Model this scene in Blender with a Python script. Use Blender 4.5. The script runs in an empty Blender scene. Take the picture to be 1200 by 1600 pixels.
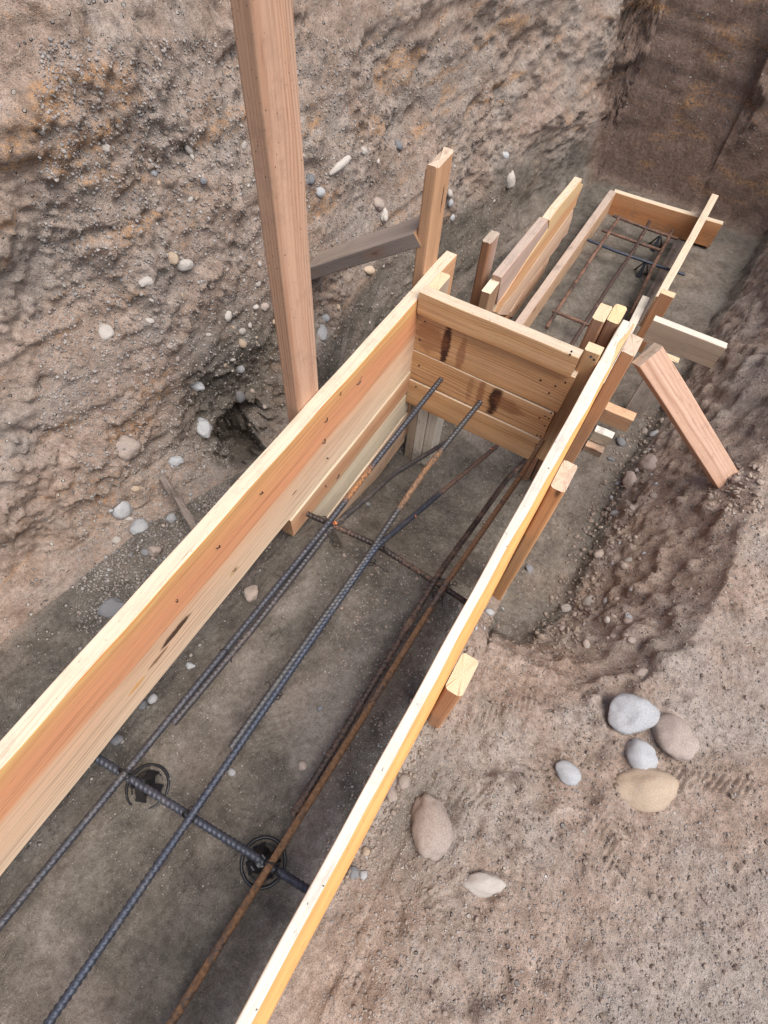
import bpy, bmesh, math, random
import numpy as np
from mathutils import Vector, Matrix
from mathutils.bvhtree import BVHTree

# ------------------------------------------------------------------ camera
R = Matrix(((0.8606188401, -0.4564659367, 0.2257743577),
            (0.5064121395, 0.7203808427, -0.4739179111),
            (0.0536838612, 0.5221975585, 0.8511332169)))
EYE = Vector((0, 0, 1.05)); FPX = 872.0
scene = bpy.context.scene
COL = scene.collection
cam_data = bpy.data.cameras.new('camera')
cam = bpy.data.objects.new('camera', cam_data); COL.objects.link(cam)
cam_data.sensor_fit = 'VERTICAL'; cam_data.sensor_height = 24.0
cam_data.lens = FPX / 1600 * 24.0
cam_data.clip_start = 0.02; cam_data.clip_end = 100
cam.matrix_world = Matrix.Translation(EYE) @ R.to_4x4()
scene.camera = cam

# ------------------------------------------------------------------ light
SUN_DIR = Vector((0.52, -0.12, 1.10)).normalized()      # towards the sun
el = math.asin(SUN_DIR.z); az = math.atan2(SUN_DIR.x, SUN_DIR.y)
world = bpy.data.worlds.new('World'); scene.world = world
world.use_nodes = True
wn = world.node_tree
for n in list(wn.nodes): wn.nodes.remove(n)
sky = wn.nodes.new('ShaderNodeTexSky'); sky.sky_type = 'NISHITA'; sky.sun_disc = False
sky.sun_elevation = el; sky.sun_rotation = az
sky.air_density = 1.0; sky.dust_density = 2.0; sky.ozone_density = 1.0
bg = wn.nodes.new('ShaderNodeBackground'); bg.inputs['Strength'].default_value = 0.105
wo = wn.nodes.new('ShaderNodeOutputWorld')
wn.links.new(sky.outputs[0], bg.inputs['Color']); wn.links.new(bg.outputs[0], wo.inputs['Surface'])
sun = bpy.data.lights.new('sun', 'SUN'); sun.energy = 2.5; sun.angle = math.radians(52)
sun.color = (1.0, 0.955, 0.90)
so = bpy.data.objects.new('sun', sun); COL.objects.link(so)
so.rotation_euler = (-SUN_DIR).to_track_quat('-Z', 'Y').to_euler()
so.location = (2, 2, 4)
scene.view_settings.view_transform = 'Standard'; scene.view_settings.look = 'None'
scene.view_settings.exposure = 0.93; scene.view_settings.gamma = 1.0
scene.cycles.max_bounces = 6; scene.cycles.diffuse_bounces = 4
random.seed(7)

# ------------------------------------------------------------------ layout helpers
def ray(u, v):
    return (R @ Vector((u - 600, -(v - 800), -FPX))).normalized()
def at_x(u, v, x):
    d = ray(u, v); return EYE + d * ((x - EYE.x) / d.x)
def at_y(u, v, y):
    d = ray(u, v); return EYE + d * ((y - EYE.y) / d.y)
def at_z(u, v, z):
    d = ray(u, v); return EYE + d * ((z - EYE.z) / d.z)

def tag(o, label=None, cat=None, group=None, kind=None):
    if label: o['label'] = label
    if cat: o['category'] = cat
    if group: o['group'] = group
    if kind: o['kind'] = kind
    return o
def thing(name, loc, label, cat, group=None):
    o = bpy.data.objects.new(name, None); COL.objects.link(o)
    o.location = loc; o.empty_display_size = 0.05
    bpy.context.view_layer.update()
    return tag(o, label, cat, group)
def parent_to(o, p):
    if p is not None:
        o.parent = p
        m = p.matrix_world if p.type == 'MESH' else Matrix.Translation(p.location)
        o.matrix_parent_inverse = m.inverted()
def mesh_obj(name, verts, faces, mats, matrix=None, parent=None, fmat=None, smooth=False):
    me = bpy.data.meshes.new(name)
    me.from_pydata([tuple(v) for v in verts], [], faces)
    for m in (mats if isinstance(mats, (list, tuple)) else [mats]): me.materials.append(m)
    if fmat is not None: me.polygons.foreach_set('material_index', fmat)
    if smooth: me.polygons.foreach_set('use_smooth', [True] * len(me.polygons))
    me.update()
    o = bpy.data.objects.new(name, me); COL.objects.link(o)
    if matrix is not None: o.matrix_world = matrix
    if parent is not None: parent_to(o, parent)
    bpy.context.view_layer.update()
    return o

# ------------------------------------------------------------------ numpy noise
def _hash(ix, iy, iz, seed):
    h = (ix * 374761393 + iy * 668265263 + iz * 2147483647 + seed * 974634777) & 0xFFFFFFFF
    h = ((h ^ (h >> 13)) * 1274126177) & 0xFFFFFFFF
    h = ((h ^ (h >> 16)) * 2246822519) & 0xFFFFFFFF
    return ((h ^ (h >> 15)) & 0xFFFFFF) / float(0xFFFFFF)
def vnoise(p, seed=0):
    p = np.asarray(p, float); i = np.floor(p).astype(np.int64); f = p - i
    f = f * f * f * (f * (f * 6 - 15) + 10)
    r = 0
    for dx in (0, 1):
        wx = f[:, 0] if dx else 1 - f[:, 0]
        for dy in (0, 1):
            wy = f[:, 1] if dy else 1 - f[:, 1]
            for dz in (0, 1):
                wz = f[:, 2] if dz else 1 - f[:, 2]
                r = r + wx * wy * wz * _hash(i[:, 0] + dx, i[:, 1] + dy, i[:, 2] + dz, seed)
    return r * 2 - 1
def fbm(p, octs=4, seed=0, gain=0.5):
    a = 1; r = 0; p = np.array(p, float)
    for k in range(octs):
        r = r + a * vnoise(p * (2.03 ** k) + 17.3 * k, seed + k); a *= gain
    return r

# ------------------------------------------------------------------ node helpers
def new_mat(name):
    m = bpy.data.materials.new(name); m.use_nodes = True
    nt = m.node_tree
    for n in list(nt.nodes): nt.nodes.remove(n)
    out = nt.nodes.new('ShaderNodeOutputMaterial'); b = nt.nodes.new('ShaderNodeBsdfPrincipled')
    nt.links.new(b.outputs[0], out.inputs[0])
    return m, nt, b
class NT:
    def __init__(s, nt): s.nt = nt
    def n(s, t, **kw):
        n = s.nt.nodes.new(t)
        for k, v in kw.items():
            if k in n.inputs.keys() if hasattr(n.inputs, 'keys') else False: n.inputs[k].default_value = v
            else: setattr(n, k, v)
        return n
    def l(s, a, b): s.nt.links.new(a, b)
    def _in(s, sock, v):
        if hasattr(v, 'links') or isinstance(v, bpy.types.NodeSocket): s.l(v, sock)
        else: sock.default_value = v
    def math(s, op, a, b=0.0, clamp=False):
        n = s.nt.nodes.new('ShaderNodeMath'); n.operation = op; n.use_clamp = clamp
        s._in(n.inputs[0], a); s._in(n.inputs[1], b); return n.outputs[0]
    def mix(s, f, a, b, mode='MIX'):
        n = s.nt.nodes.new('ShaderNodeMix'); n.data_type = 'RGBA'; n.blend_type = mode
        s._in(n.inputs[0], f); 
        s._in(n.inputs[6], a if not isinstance(a, tuple) else (*a, 1) if len(a) == 3 else a)
        s._in(n.inputs[7], b if not isinstance(b, tuple) else (*b, 1) if len(b) == 3 else b)
        return n.outputs[2]
    def noise(s, vec, scale, detail=4, rough=0.55, dist=0.0):
        n = s.nt.nodes.new('ShaderNodeTexNoise'); s.l(vec, n.inputs['Vector'])
        n.inputs['Scale'].default_value = scale; n.inputs['Detail'].default_value = detail
        n.inputs['Roughness'].default_value = rough; n.inputs['Distortion'].default_value = dist
        return n.outputs['Fac'], n.outputs['Color']
    def vor(s, vec, scale, feature='F1', rnd=1.0):
        n = s.nt.nodes.new('ShaderNodeTexVoronoi'); n.feature = feature; s.l(vec, n.inputs['Vector'])
        n.inputs['Scale'].default_value = scale; n.inputs['Randomness'].default_value = rnd
        return n
    def ramp(s, fac, stops, interp='LINEAR'):
        n = s.nt.nodes.new('ShaderNodeValToRGB'); s.l(fac, n.inputs[0]); n.color_ramp.interpolation = interp
        e = n.color_ramp.elements
        while len(e) > 1: e.remove(e[-1])
        e[0].position = stops[0][0]; e[0].color = (*stops[0][1], 1) if len(stops[0][1]) == 3 else stops[0][1]
        for p, c in stops[1:]:
            q = e.new(p); q.color = (*c, 1) if len(c) == 3 else c
        return n.outputs[0]
    def step(s, fac, a, b):
        n = s.nt.nodes.new('ShaderNodeMapRange'); n.interpolation_type = 'SMOOTHSTEP'
        s._in(n.inputs[0], fac); n.inputs[1].default_value = a; n.inputs[2].default_value = b
        return n.outputs[0]
    def mapping(s, vec, scale=(1, 1, 1), loc=(0, 0, 0)):
        n = s.nt.nodes.new('ShaderNodeMapping'); s.l(vec, n.inputs[0])
        n.inputs['Scale'].default_value = scale; n.inputs['Location'].default_value = loc
        return n.outputs[0]
    def bump(s, h, strength, dist, normal=None):
        n = s.nt.nodes.new('ShaderNodeBump'); n.inputs['Strength'].default_value = strength
        n.inputs['Distance'].default_value = dist; s.l(h, n.inputs['Height'])
        if normal is not None: s.l(normal, n.inputs['Normal'])
        return n.outputs[0]

# ------------------------------------------------------------------ wood
def wood(name, bands, dirt=0.25, grain=0.5, seed=0.0, marks=(), rings=0.5, dirtcol=(0.12, 0.09, 0.07), knots=True, ybase=0.0, yh=0.1):
    """bands: colours across the board's width (local Y from ybase over yh)"""
    m, nt, b = new_mat(name); s = NT(nt)
    tc = s.n('ShaderNodeTexCoord').outputs['Object']
    oi = s.n('ShaderNodeObjectInfo').outputs['Random']
    off = s.n('ShaderNodeCombineXYZ'); s.l(s.math('MULTIPLY', oi, 13.7), off.inputs[0]); s.l(s.math('MULTIPLY', oi, 5.1), off.inputs[1])
    off.inputs[2].default_value = seed
    va = s.n('ShaderNodeVectorMath'); va.operation = 'ADD'; s.l(tc, va.inputs[0]); s.l(off.outputs[0], va.inputs[1]); P = va.outputs[0]
    sep = s.n('ShaderNodeSeparateXYZ'); s.l(tc, sep.inputs[0]); X, Y, Z = sep.outputs
    # long wandering of the fibres
    wob, _ = s.noise(s.mapping(P, (2.2, 9, 9)), 1.0, 2, 0.5)
    wob = s.math('SUBTRACT', wob, 0.5)
    t = s.math('DIVIDE', s.math('SUBTRACT', Y, ybase), yh)
    t = s.math('ADD', t, s.math('MULTIPLY', wob, 0.28))
    fine1, _ = s.noise(s.mapping(P, (1.6, 60, 60)), 1.0, 5, 0.65)
    t = s.math('ADD', t, s.math('MULTIPLY', s.math('SUBTRACT', fine1, 0.5), 0.22), clamp=True)
    base = s.ramp(t, bands)
    # annual ring lines, bending round in cathedrals
    yy = s.math('ADD', s.math('MULTIPLY', Y, 1.0), s.math('MULTIPLY', wob, 0.055))
    zz = s.math('ADD', Z, 0.05)
    r = s.math('SQRT', s.math('ADD', s.math('MULTIPLY', yy, yy), s.math('MULTIPLY', zz, zz)))
    rr = s.math('ADD', s.math('MULTIPLY', r, 950.0), s.math('MULTIPLY', oi, 40))
    ring = s.math('ADD', s.math('MULTIPLY', s.math('SINE', rr), 0.5), 0.5)
    ring = s.math('POWER', ring, 2.2)
    vis, _ = s.noise(s.mapping(P, (1.2, 12, 12)), 1.0, 3, 0.5)
    ringm = s.math('MULTIPLY', ring, s.math('MULTIPLY', s.step(vis, 0.35, 0.65), 0.62 * rings))
    dark = s.mix(1.0, base, (0.55, 0.40, 0.30), 'MULTIPLY')
    c = s.mix(ringm, base, dark)
    fine, _ = s.noise(s.mapping(P, (3, 170, 170)), 1.0, 4, 0.6)
    fr = s.ramp(fine, [(0.25, (0.55, 0.5, 0.46)), (0.5, (1, 1, 1)), (0.8, (1.18, 1.15, 1.1))])
    c = s.mix(grain, c, fr, 'MULTIPLY')
    h = s.math('ADD', s.math('MULTIPLY', fine, 0.6), s.math('MULTIPLY', ring, 0.25))
    if knots:
        v = s.vor(s.mapping(P, (3.2, 10, 10)), 1.0)
        cs = s.n('ShaderNodeSeparateColor'); s.l(v.outputs['Color'], cs.inputs[0])
        pick = s.math('GREATER_THAN', cs.outputs[0], 0.72)
        kd = s.math('ADD', v.outputs['Distance'], s.math('MULTIPLY', wob, 0.03))
        k = s.math('MULTIPLY', pick, s.math('SUBTRACT', 1.0, s.step(kd, 0.03, 0.10)))
        k2 = s.math('MULTIPLY', pick, s.math('SUBTRACT', 1.0, s.step(kd, 0.06, 0.26)))
        c = s.mix(s.math('MULTIPLY', k2, 0.35), c, (0.36, 0.16, 0.07))
        c = s.mix(s.math('MULTIPLY', k, 0.85), c, (0.10, 0.045, 0.022))
    fl, _ = s.noise(s.mapping(P, (14, 300, 300)), 1.0, 3, 0.6)
    c = s.mix(s.math('MULTIPLY', s.step(fl, 0.62, 0.72), 0.55), c, s.mix(1.0, c, (0.42, 0.27, 0.18), 'MULTIPLY'))
    # dusty soiling
    d1, _ = s.noise(P, 9.0, 6, 0.7); d2, _ = s.noise(P, 90.0, 4, 0.7)
    dm = s.math('MULTIPLY', s.step(s.math('ADD', s.math('MULTIPLY', d1, 0.75), s.math('MULTIPLY', d2, 0.3)), 0.50, 0.78), dirt)
    c = s.mix(dm, c, dirtcol)
    sp, _ = s.noise(P, 130.0, 3, 0.6)
    c = s.mix(s.math('MULTIPLY', s.step(sp, 0.66, 0.72), min(1, dirt * 1.8 + .1)), c, (0.07, 0.05, 0.04))
    ge = s.n('ShaderNodeNewGeometry').outputs['Position']; sg = s.n('ShaderNodeSeparateXYZ'); s.l(ge, sg.inputs[0])
    mz = s.math('MULTIPLY', s.math('SUBTRACT', 1.0, s.step(sg.outputs[2], -.95, -.40)), 0.30)
    mu = s.step(s.math('ADD', s.math('ADD', s.math('MULTIPLY', d1, .7), s.math('MULTIPLY', d2, .35)), mz), .66, .86)
    c = s.mix(s.math('MULTIPLY', mu, .65), c, (0.17, 0.135, 0.11))
    for (mx, my, rx, ry, amt, col) in marks:
        w1, _ = s.noise(s.mapping(tc, (26, 26, 26)), 1.0, 5, 0.7); w2, _ = s.noise(s.mapping(tc, (6, 230, 60)), 1.0, 4, 0.7)
        dx = s.math('DIVIDE', s.math('SUBTRACT', X, mx), rx)
        dy = s.math('DIVIDE', s.math('SUBTRACT', Y, my), ry)
        d = s.math('SQRT', s.math('ADD', s.math('MULTIPLY', dx, dx), s.math('MULTIPLY', dy, dy)))
        d = s.math('ADD', d, s.math('MULTIPLY', s.math('SUBTRACT', w1, 0.5), 1.3))
        d = s.math('ADD', d, s.math('MULTIPLY', s.math('SUBTRACT', w2, 0.5), 1.2))
        mk = s.math('MULTIPLY', s.math('SUBTRACT', 1.0, s.step(d, 0.55, 1.05)), amt)
        c = s.mix(mk, c, col)
    s.l(c, b.inputs['Base Color'])
    b.inputs['Roughness'].default_value = 0.72
    b.inputs['Specular IOR Level'].default_value = 0.25
    s.l(s.bump(s.math('ADD', h, s.math('MULTIPLY', d2, 0.3)), 0.5, 0.0012), b.inputs['Normal'])
    return m

def endgrain(name, col, dirt=0.2):
    m, nt, b = new_mat(name); s = NT(nt)
    tc = s.n('ShaderNodeTexCoord').outputs['Object']; oi = s.n('ShaderNodeObjectInfo').outputs['Random']
    sep = s.n('ShaderNodeSeparateXYZ'); s.l(tc, sep.inputs[0]); X, Y, Z = sep.outputs
    n1, _ = s.noise(tc, 22, 3)
    yy = s.math('SUBTRACT', Y, s.math('MULTIPLY', oi, 0.09)); zz = s.math('ADD', Z, 0.045)
    r = s.math('SQRT', s.math('ADD', s.math('MULTIPLY', yy, yy), s.math('MULTIPLY', zz, zz)))
    r = s.math('ADD', s.math('MULTIPLY', r, 1500.0), s.math('MULTIPLY', n1, 5.0))
    ring = s.math('ADD', s.math('MULTIPLY', s.math('SINE', r), 0.5), 0.5)
    n2, _ = s.noise(tc, 320, 4, 0.7); n3, _ = s.noise(tc, 30, 5, 0.7)
    c = s.mix(s.math('MULTIPLY', ring, 0.22), (*col,), tuple(x * 0.55 for x in col))
    c = s.mix(0.4, c, s.ramp(n2, [(0.3, (0.6, 0.55, 0.5)), (0.7, (1.15, 1.15, 1.15))]), 'MULTIPLY')
    c = s.mix(s.math('MULTIPLY', s.step(n3, 0.5, 0.72), dirt), c, (0.17, 0.10, 0.07))
    s.l(c, b.inputs['Base Color']); b.inputs['Roughness'].default_value = 0.85
    b.inputs['Specular IOR Level'].default_value = 0.15
    s.l(s.bump(s.math('ADD', n2, s.math('MULTIPLY', n3, 1.5)), 0.6, 0.0015), b.inputs['Normal'])
    return m

CREAM = (0.66, 0.50, 0.31); TAN = (0.52, 0.31, 0.165); ORANGE = (0.64, 0.26, 0.10); SALMON = (0.60, 0.31, 0.19)
BROWN = (0.30, 0.15, 0.08); GREYW = (0.36, 0.29, 0.24); PALE = (0.60, 0.43, 0.28); DUSTY = (0.33, 0.26, 0.22)
def flat(c, k=0.85): return [(0.0, c), (0.5, tuple(x * k for x in c)), (1.0, c)]
M_END = endgrain('end_grain_cream', (0.66, 0.50, 0.32), 0.12)
M_END2 = endgrain('end_grain_weathered', (0.60, 0.46, 0.34), 0.45)
M_ENDB = endgrain('end_grain_brown', (0.38, 0.22, 0.12), 0.3)
M_EDGE = wood('sunlit_sawn_edge', [(0, (0.56, 0.445, 0.31)), (0.5, (0.48, 0.37, 0.26)), (1, (0.60, 0.49, 0.36))], 0.30, 0.5, 3, rings=0.35, knots=False)  # sunlight on the upward board edges painted in as paler wood
M_EDGE_W = wood('bleached_sunlit_edge', [(0, (0.58, 0.52, 0.43)), (0.5, (0.54, 0.48, 0.395)), (1, (0.60, 0.54, 0.45))], 0.60, 0.5, 4, rings=0.2, knots=False, dirtcol=(0.34, 0.30, 0.26))  # bleached cream wood, painted paler still for sunlight on the tops
M_DUSTEDGE = wood('dusty_edge', flat((0.42, 0.33, 0.27)), 0.6, 0.5, 5, rings=0.2, knots=False, dirtcol=(0.17, 0.14, 0.12))

def lumber(name, o, ax, ay, L, w, t, mat, parent=None, edge=None, end=None, rad=0.003, ylo=None, yhi=None,
           wane=None, warp=0.0008, cut0=None, cut1=None, nseg=None, edge_side='hi', seed=None, endrough=0.0012):
    """sawn board: local X length, Y width, Z thickness; rounded arrises, slight warp, real end faces"""
    rs = np.random.RandomState(seed if seed is not None else abs(hash(name)) % 99999 if False else random.randint(0, 99999))
    ax = Vector(ax).normalized(); ay = Vector(ay); ay = (ay - ax * ay.dot(ax)).normalized(); azv = ax.cross(ay)
    n = nseg or max(6, int(L / 0.03)); ph = rs.rand(6) * 6.28
    verts = []; faces = []; fm = []
    NP = 20
    for i in range(n + 1):
        x = L * i / n; u = i / n
        lo = ylo(x) if ylo else 0.0; hi = yhi(x) if yhi else w
        rw = wane(x) if wane else rad
        corners = [((lo, 0), rad), ((hi, 0), rad), ((hi, t), rw), ((lo, t), rad)]
        cen = [(1, 1), (-1, 1), (-1, -1), (1, -1)]
        a0 = [math.pi, 1.5 * math.pi, 0, 0.5 * math.pi]
        a0 = [math.pi, -0.5 * math.pi, 0.0, 0.5 * math.pi]
        dy = warp * math.sin(5 * u + ph[0]) + 0.4 * warp * math.sin(17 * u * L + ph[1]); dz = warp * math.sin(4 * u + ph[2]) + 0.4 * warp * math.sin(23 * u * L + ph[3])
        for (c, rr), (sx, sz), a in zip(corners, cen, a0):
            rr = min(rr, abs(hi - lo) * 0.45, t * 0.49)
            ry = rr
            if wane and (c[0] == hi and c[1] == t): ry = rr * 0.55
            cy = c[0] + sx * ry; cz = c[1] + sz * rr
            for k in range(5):
                if wane and (c[0] == hi and c[1] == t) and rr > 0.005:      # waney flat facet
                    th = a + k / 4 * math.pi / 2
                    py = cy + ry * (1 - k / 4) ** 0.8; pz = cz + rr * (k / 4) ** 0.8
                    # order: start at (hi, cz) -> (cy, t)
                    py = cy + ry * math.cos(th) * 0.92 + 0.0; pz = cz + rr * math.sin(th)
                    j = 0.0006 * math.sin(60 * x + k)
                    verts.append((x, py + dy + j, pz + dz)); continue
                th = a + k / 4 * math.pi / 2
                verts.append((x, cy + ry * math.cos(th) + dy, cz + rr * math.sin(th) + dz))
    e0 = cut0 or (lambda y, z: 0.0); e1 = cut1 or (lambda y, z: 0.0)
    for k in range(NP):
        x, y, z = verts[k]; verts[k] = (x + e0(y, z) + rs.uniform(-1, 1) * endrough, y, z)
        x, y, z = verts[n * NP + k]; verts[n * NP + k] = (x + e1(y, z) + rs.uniform(-1, 1) * endrough, y, z)
    edge_idx = (4 + 5,) if False else None
    for i in range(n):
        for k in range(NP):
            k2 = (k + 1) % NP
            faces.append((i * NP + k, i * NP + k2, (i + 1) * NP + k2, (i + 1) * NP + k))
            # corner order lo0(0-4) hi0(5-9) hiT(10-14) loT(15-19); side between 9->10 is the y=hi edge
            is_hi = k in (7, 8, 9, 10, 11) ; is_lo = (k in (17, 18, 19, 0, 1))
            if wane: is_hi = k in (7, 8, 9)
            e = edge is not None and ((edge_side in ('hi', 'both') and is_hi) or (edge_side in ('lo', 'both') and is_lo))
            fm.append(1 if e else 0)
    def cap(base, lst, flip):
        c = np.mean([verts[q] for q in lst], axis=0)
        ci = len(verts); verts.append((c[0] + rs.uniform(-1, 1) * endrough * .5, c[1], c[2]))
        for k in range(NP):
            a, b = lst[k], lst[(k + 1) % NP]
            faces.append((ci, a, b) if not flip else (ci, b, a)); fm.append(2)
    cap(0, list(range(NP)), True); cap(n, [n * NP + k for k in range(NP)], False)
    M = Matrix(((ax.x, ay.x, azv.x, o[0]), (ax.y, ay.y, azv.y, o[1]), (ax.z, ay.z, azv.z, o[2]), (0, 0, 0, 1)))
    ob = mesh_obj(name, verts, faces, [mat, edge or mat, end or M_END], M, parent, fm)
    return ob

def plate(name, pts, X, t, mat, parent=None, edge=None, outward=-1):
    """irregular broken plank: outline of 3-D points on the plane x = X, given its own thickness away from the form"""
    P = [Vector((p.y, p.z)) for p in pts]
    area = sum(P[i].x * P[(i + 1) % len(P)].y - P[(i + 1) % len(P)].x * P[i].y for i in range(len(P)))
    if area < 0: P.reverse()
    o = Vector((X, P[0].x, P[0].y))
    bm = bmesh.new()
    v0 = [bm.verts.new((p.x - P[0].x, p.y - P[0].y, 0)) for p in P]
    v1 = [bm.verts.new((p.x - P[0].x, p.y - P[0].y, outward * t)) for p in P]
    n = len(P)
    if outward < 0:
        bm.faces.new(v0); bm.faces.new(list(reversed(v1)))
        sides = [bm.faces.new((v0[i], v1[i], v1[(i + 1) % n], v0[(i + 1) % n])) for i in range(n)]
    else:
        bm.faces.new(list(reversed(v0))); bm.faces.new(v1)
        sides = [bm.faces.new((v0[i], v0[(i + 1) % n], v1[(i + 1) % n], v1[i])) for i in range(n)]
    bmesh.ops.recalc_face_normals(bm, faces=bm.faces)
    for f in bm.faces:
        f.normal_update()
        if f.normal.y > 0.6: f.material_index = 1
    bmesh.ops.bevel(bm, geom=list(bm.edges), offset=0.0018, segments=2, affect='EDGES', clamp_overlap=True)
    me = bpy.data.meshes.new(name); bm.to_mesh(me); bm.free()
    me.materials.append(mat); me.materials.append(edge or mat)
    ob = bpy.data.objects.new(name, me); COL.objects.link(ob)
    ob.matrix_world = Matrix(((0, 0, 1, o.x), (1, 0, 0, o.y), (0, 1, 0, o.z), (0, 0, 0, 1)))
    parent_to(ob, parent)
    return ob

# ------------------------------------------------------------------ soil sheet
def interp(y, ys, vs): return np.interp(y, ys, vs)
def soil_sheet():
    ys = np.concatenate([np.arange(-1.0, -0.12, 0.014), np.arange(-0.12, 1.7, 0.0062), np.arange(1.7, 3.8, 0.013)])
    YE = 3.8
    rise = np.arange(0.02, 2.6, 0.02)
    T = np.concatenate([ys, YE + rise])
    ny = len(T); yb = np.minimum(T, YE)
    # control points of the cross-section as functions of y
    def I(xs, vs): return np.interp(yb, xs, vs)
    zf = I([-1, .60, .645, .70, .95, 1.25, 1.6, 2.2, 3.8], [-.375, -.378, -.395, -.60, -.73, -.83, -.80, -.735, -.72])
    zl = I([-1, .35, .7, .95, 1.25, 1.8, 3.8], [-.40, -.42, -.48, -.60, -.76, -.80, -.76])
    xf = I([-1, 0, .4, .8, 1.2, 1.9, 2.5, 3.1, 3.8], [-1.22, -1.18, -1.10, -.98, -.93, -.95, -.90, -.78, -.60])
    zw = I([-1, .35, .8, 1.2, 1.9, 3.8], [-.44, -.46, -.52, -.74, -.80, -.76])
    zr = I([-1, .50, .62, .78, 1.0, 1.4, 2.2, 3.8], [-.372, -.375, -.42, -.70, -.77, -.79, -.77, -.74])
    xb = I([-1, .55, .70, .85, 1.0, 1.3, 1.65, 2.2, 3.8], [.10, .10, .12, .19, .235, .255, .25, .30, .42])
    zb = I([-1, .45, .8, 1.1, 1.6, 2.4, 3.8], [-.375, -.375, -.40, -.37, -.34, -.22, .0])
    one = np.ones(ny)
    ctrl = [(-3.2 * one, 1.75 * one), (xf - .62, 1.55 * one), (xf - .50, 1.35 * one), (xf - .26, .45 * one + 0 * zw), (xf - .10, zw + .42), (xf - .045, zw + .10), (xf + .03, zw),
            (-.66 * one, zl), (-.60 * one, (zl + zf) / 2), (-.53 * one, zf), (-.05 * one, zf), (.03 * one, (zf + zr) / 2), (.07 * one, zr), (xb, zr), (xb + .13, zr * .62 + zb * .38), (xb + .33, zb),
            (.95 * one, zb - .0), (1.5 * one, zb + .10), (3.2 * one, zb + .5)]
    segs = [6, 26, 110, 95, 44, 22, 60, 14, 14, 82, 18, 10, 26, 30, 22, 140, 34, 16]
    xs = []; zs = []; sw = []
    for k, n in enumerate(segs):
        f = np.arange(n) / n
        x0, z0 = ctrl[k]; x1, z1 = ctrl[k + 1]
        xs.append(x0[:, None] * (1 - f) + x1[:, None] * f); zs.append(z0[:, None] * (1 - f) + z1[:, None] * f)
        sw.append(np.full((ny, n), k) + f[None, :])
    xs = np.concatenate(xs + [ctrl[-1][0][:, None]], 1); zs = np.concatenate(zs + [ctrl[-1][1][:, None]], 1)
    sk = np.concatenate(sw + [np.full((ny, 1), len(segs))], 1)
    # round off the creases of the section
    for _ in range(3):
        xs[:, 1:-1] = (xs[:, :-2] + 2 * xs[:, 1:-1] + xs[:, 2:]) / 4; zs[:, 1:-1] = (zs[:, :-2] + 2 * zs[:, 1:-1] + zs[:, 2:]) / 4
    Y = np.repeat(yb[:, None], xs.shape[1], 1)
    ex = np.maximum(T - YE, 0)[:, None]
    rampx = 1 / (1 + np.exp(-(T - YE) / 0.03))[:, None]
    Y = Y + 0.16 * ex; zs = np.maximum(zs, np.minimum(zs + ex * 0.95, 1.6 + zs * 0.05)); xs = xs - ex * 0.03
    nx = xs.shape[1]
    V = np.stack([xs, Y, zs], -1)
    # normals by differences
    du = np.gradient(V, axis=1); dv = np.gradient(V, axis=0)
    N = np.cross(du, dv); N /= np.linalg.norm(N, axis=-1, keepdims=True) + 1e-9
    N[N[..., 2] < -0.2] *= -1
    P = V.reshape(-1, 3); sk = sk.reshape(-1); nn = N.reshape(-1, 3)
    wall = np.clip((6.6 - sk) / .8, 0, 1) * np.clip(sk - .3, 0, 1)
    endw = np.clip((P[:, 1] - 3.79) / .03, 0, 1)
    wall0 = wall; wall = np.maximum(wall, endw)
    floor = ((sk > 8.2) & (sk < 10.7)).astype(float)
    bank = np.clip(1 - np.abs(sk - 14.3) / 1.7, 0, 1)
    lowwall = wall * np.clip((-.36 - P[:, 2] + .10 * fbm(P * 3, 2, 40)) / .14, 0, 1) * np.clip((P[:, 1] - 1.0) / .3, 0, 1)
    rough = 0.25 + 0.75 * wall + 0.35 * bank; rough *= 1 - .55 * lowwall
    rough = np.where(floor > 0, .16, rough); 
    rightb = (sk >= 15).astype(float); rough = np.where(rightb > 0, .30, rough)
    d = fbm(P * [2.2, 2.2, 2.6], 2, 1) * 0.060 * np.clip(rough - .12, 0, 1)
    d += fbm(P * 7, 3, 11) * 0.020 * rough
    d += (np.abs(fbm(P * 16, 3, 21)) - .3) * 0.009 * rough + bank * np.maximum(0, fbm(P * 22, 2, 23)) * .030
    lump = np.clip(fbm(P * 34, 2, 31), -.2, 1); d += lump * 0.0085 * rough
    d += fbm(P * 75, 3, 51) * 0.0045 * (0.35 + 0.65 * rough) + np.maximum(0, fbm(P * 55, 2, 52) - .25) * .018 * rough
    d += fbm(P * 5, 2, 61) * .005 * floor
    patch = np.clip(fbm(P * [4, 4, 5], 3, 44) * 2.2 + .3, 0, 1); d *= np.where(wall > .3, .45 + .75 * patch, 1)
    terr = fbm(P * [1.5, 1.5, 9], 3, 46); d += np.clip(np.abs(terr) * 3 - .4, 0, 1) * .008 * wall * (1 - .85 * lowwall)
    gul = np.maximum(0, fbm(P * [26, 8, 1.6], 3, 71)) * wall * (1 - endw)
    d -= gul * 0.010
    # cavity burrowed into the foot of the left wall, and smaller hollows where stones fell out
    def dent(c, r, depth, dirn=None, pw=2.0):
        q = (P - np.array(c)) / np.array(r); dd = np.exp(-(np.sum(q * q, 1)) ** pw)
        P2[:] += (np.array(dirn)[None, :] * (dd * depth)[:, None])
    P2 = P + nn * d[:, None]
    Rn = np.array(R); cc_ = (P2 - np.array(EYE)) @ Rn
    uu = 600 + FPX * cc_[:, 0] / -cc_[:, 2]; vv = 800 - FPX * cc_[:, 1] / -cc_[:, 2]
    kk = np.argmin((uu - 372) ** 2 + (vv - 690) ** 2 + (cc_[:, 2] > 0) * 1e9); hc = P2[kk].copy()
    P = P2.copy()
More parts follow.
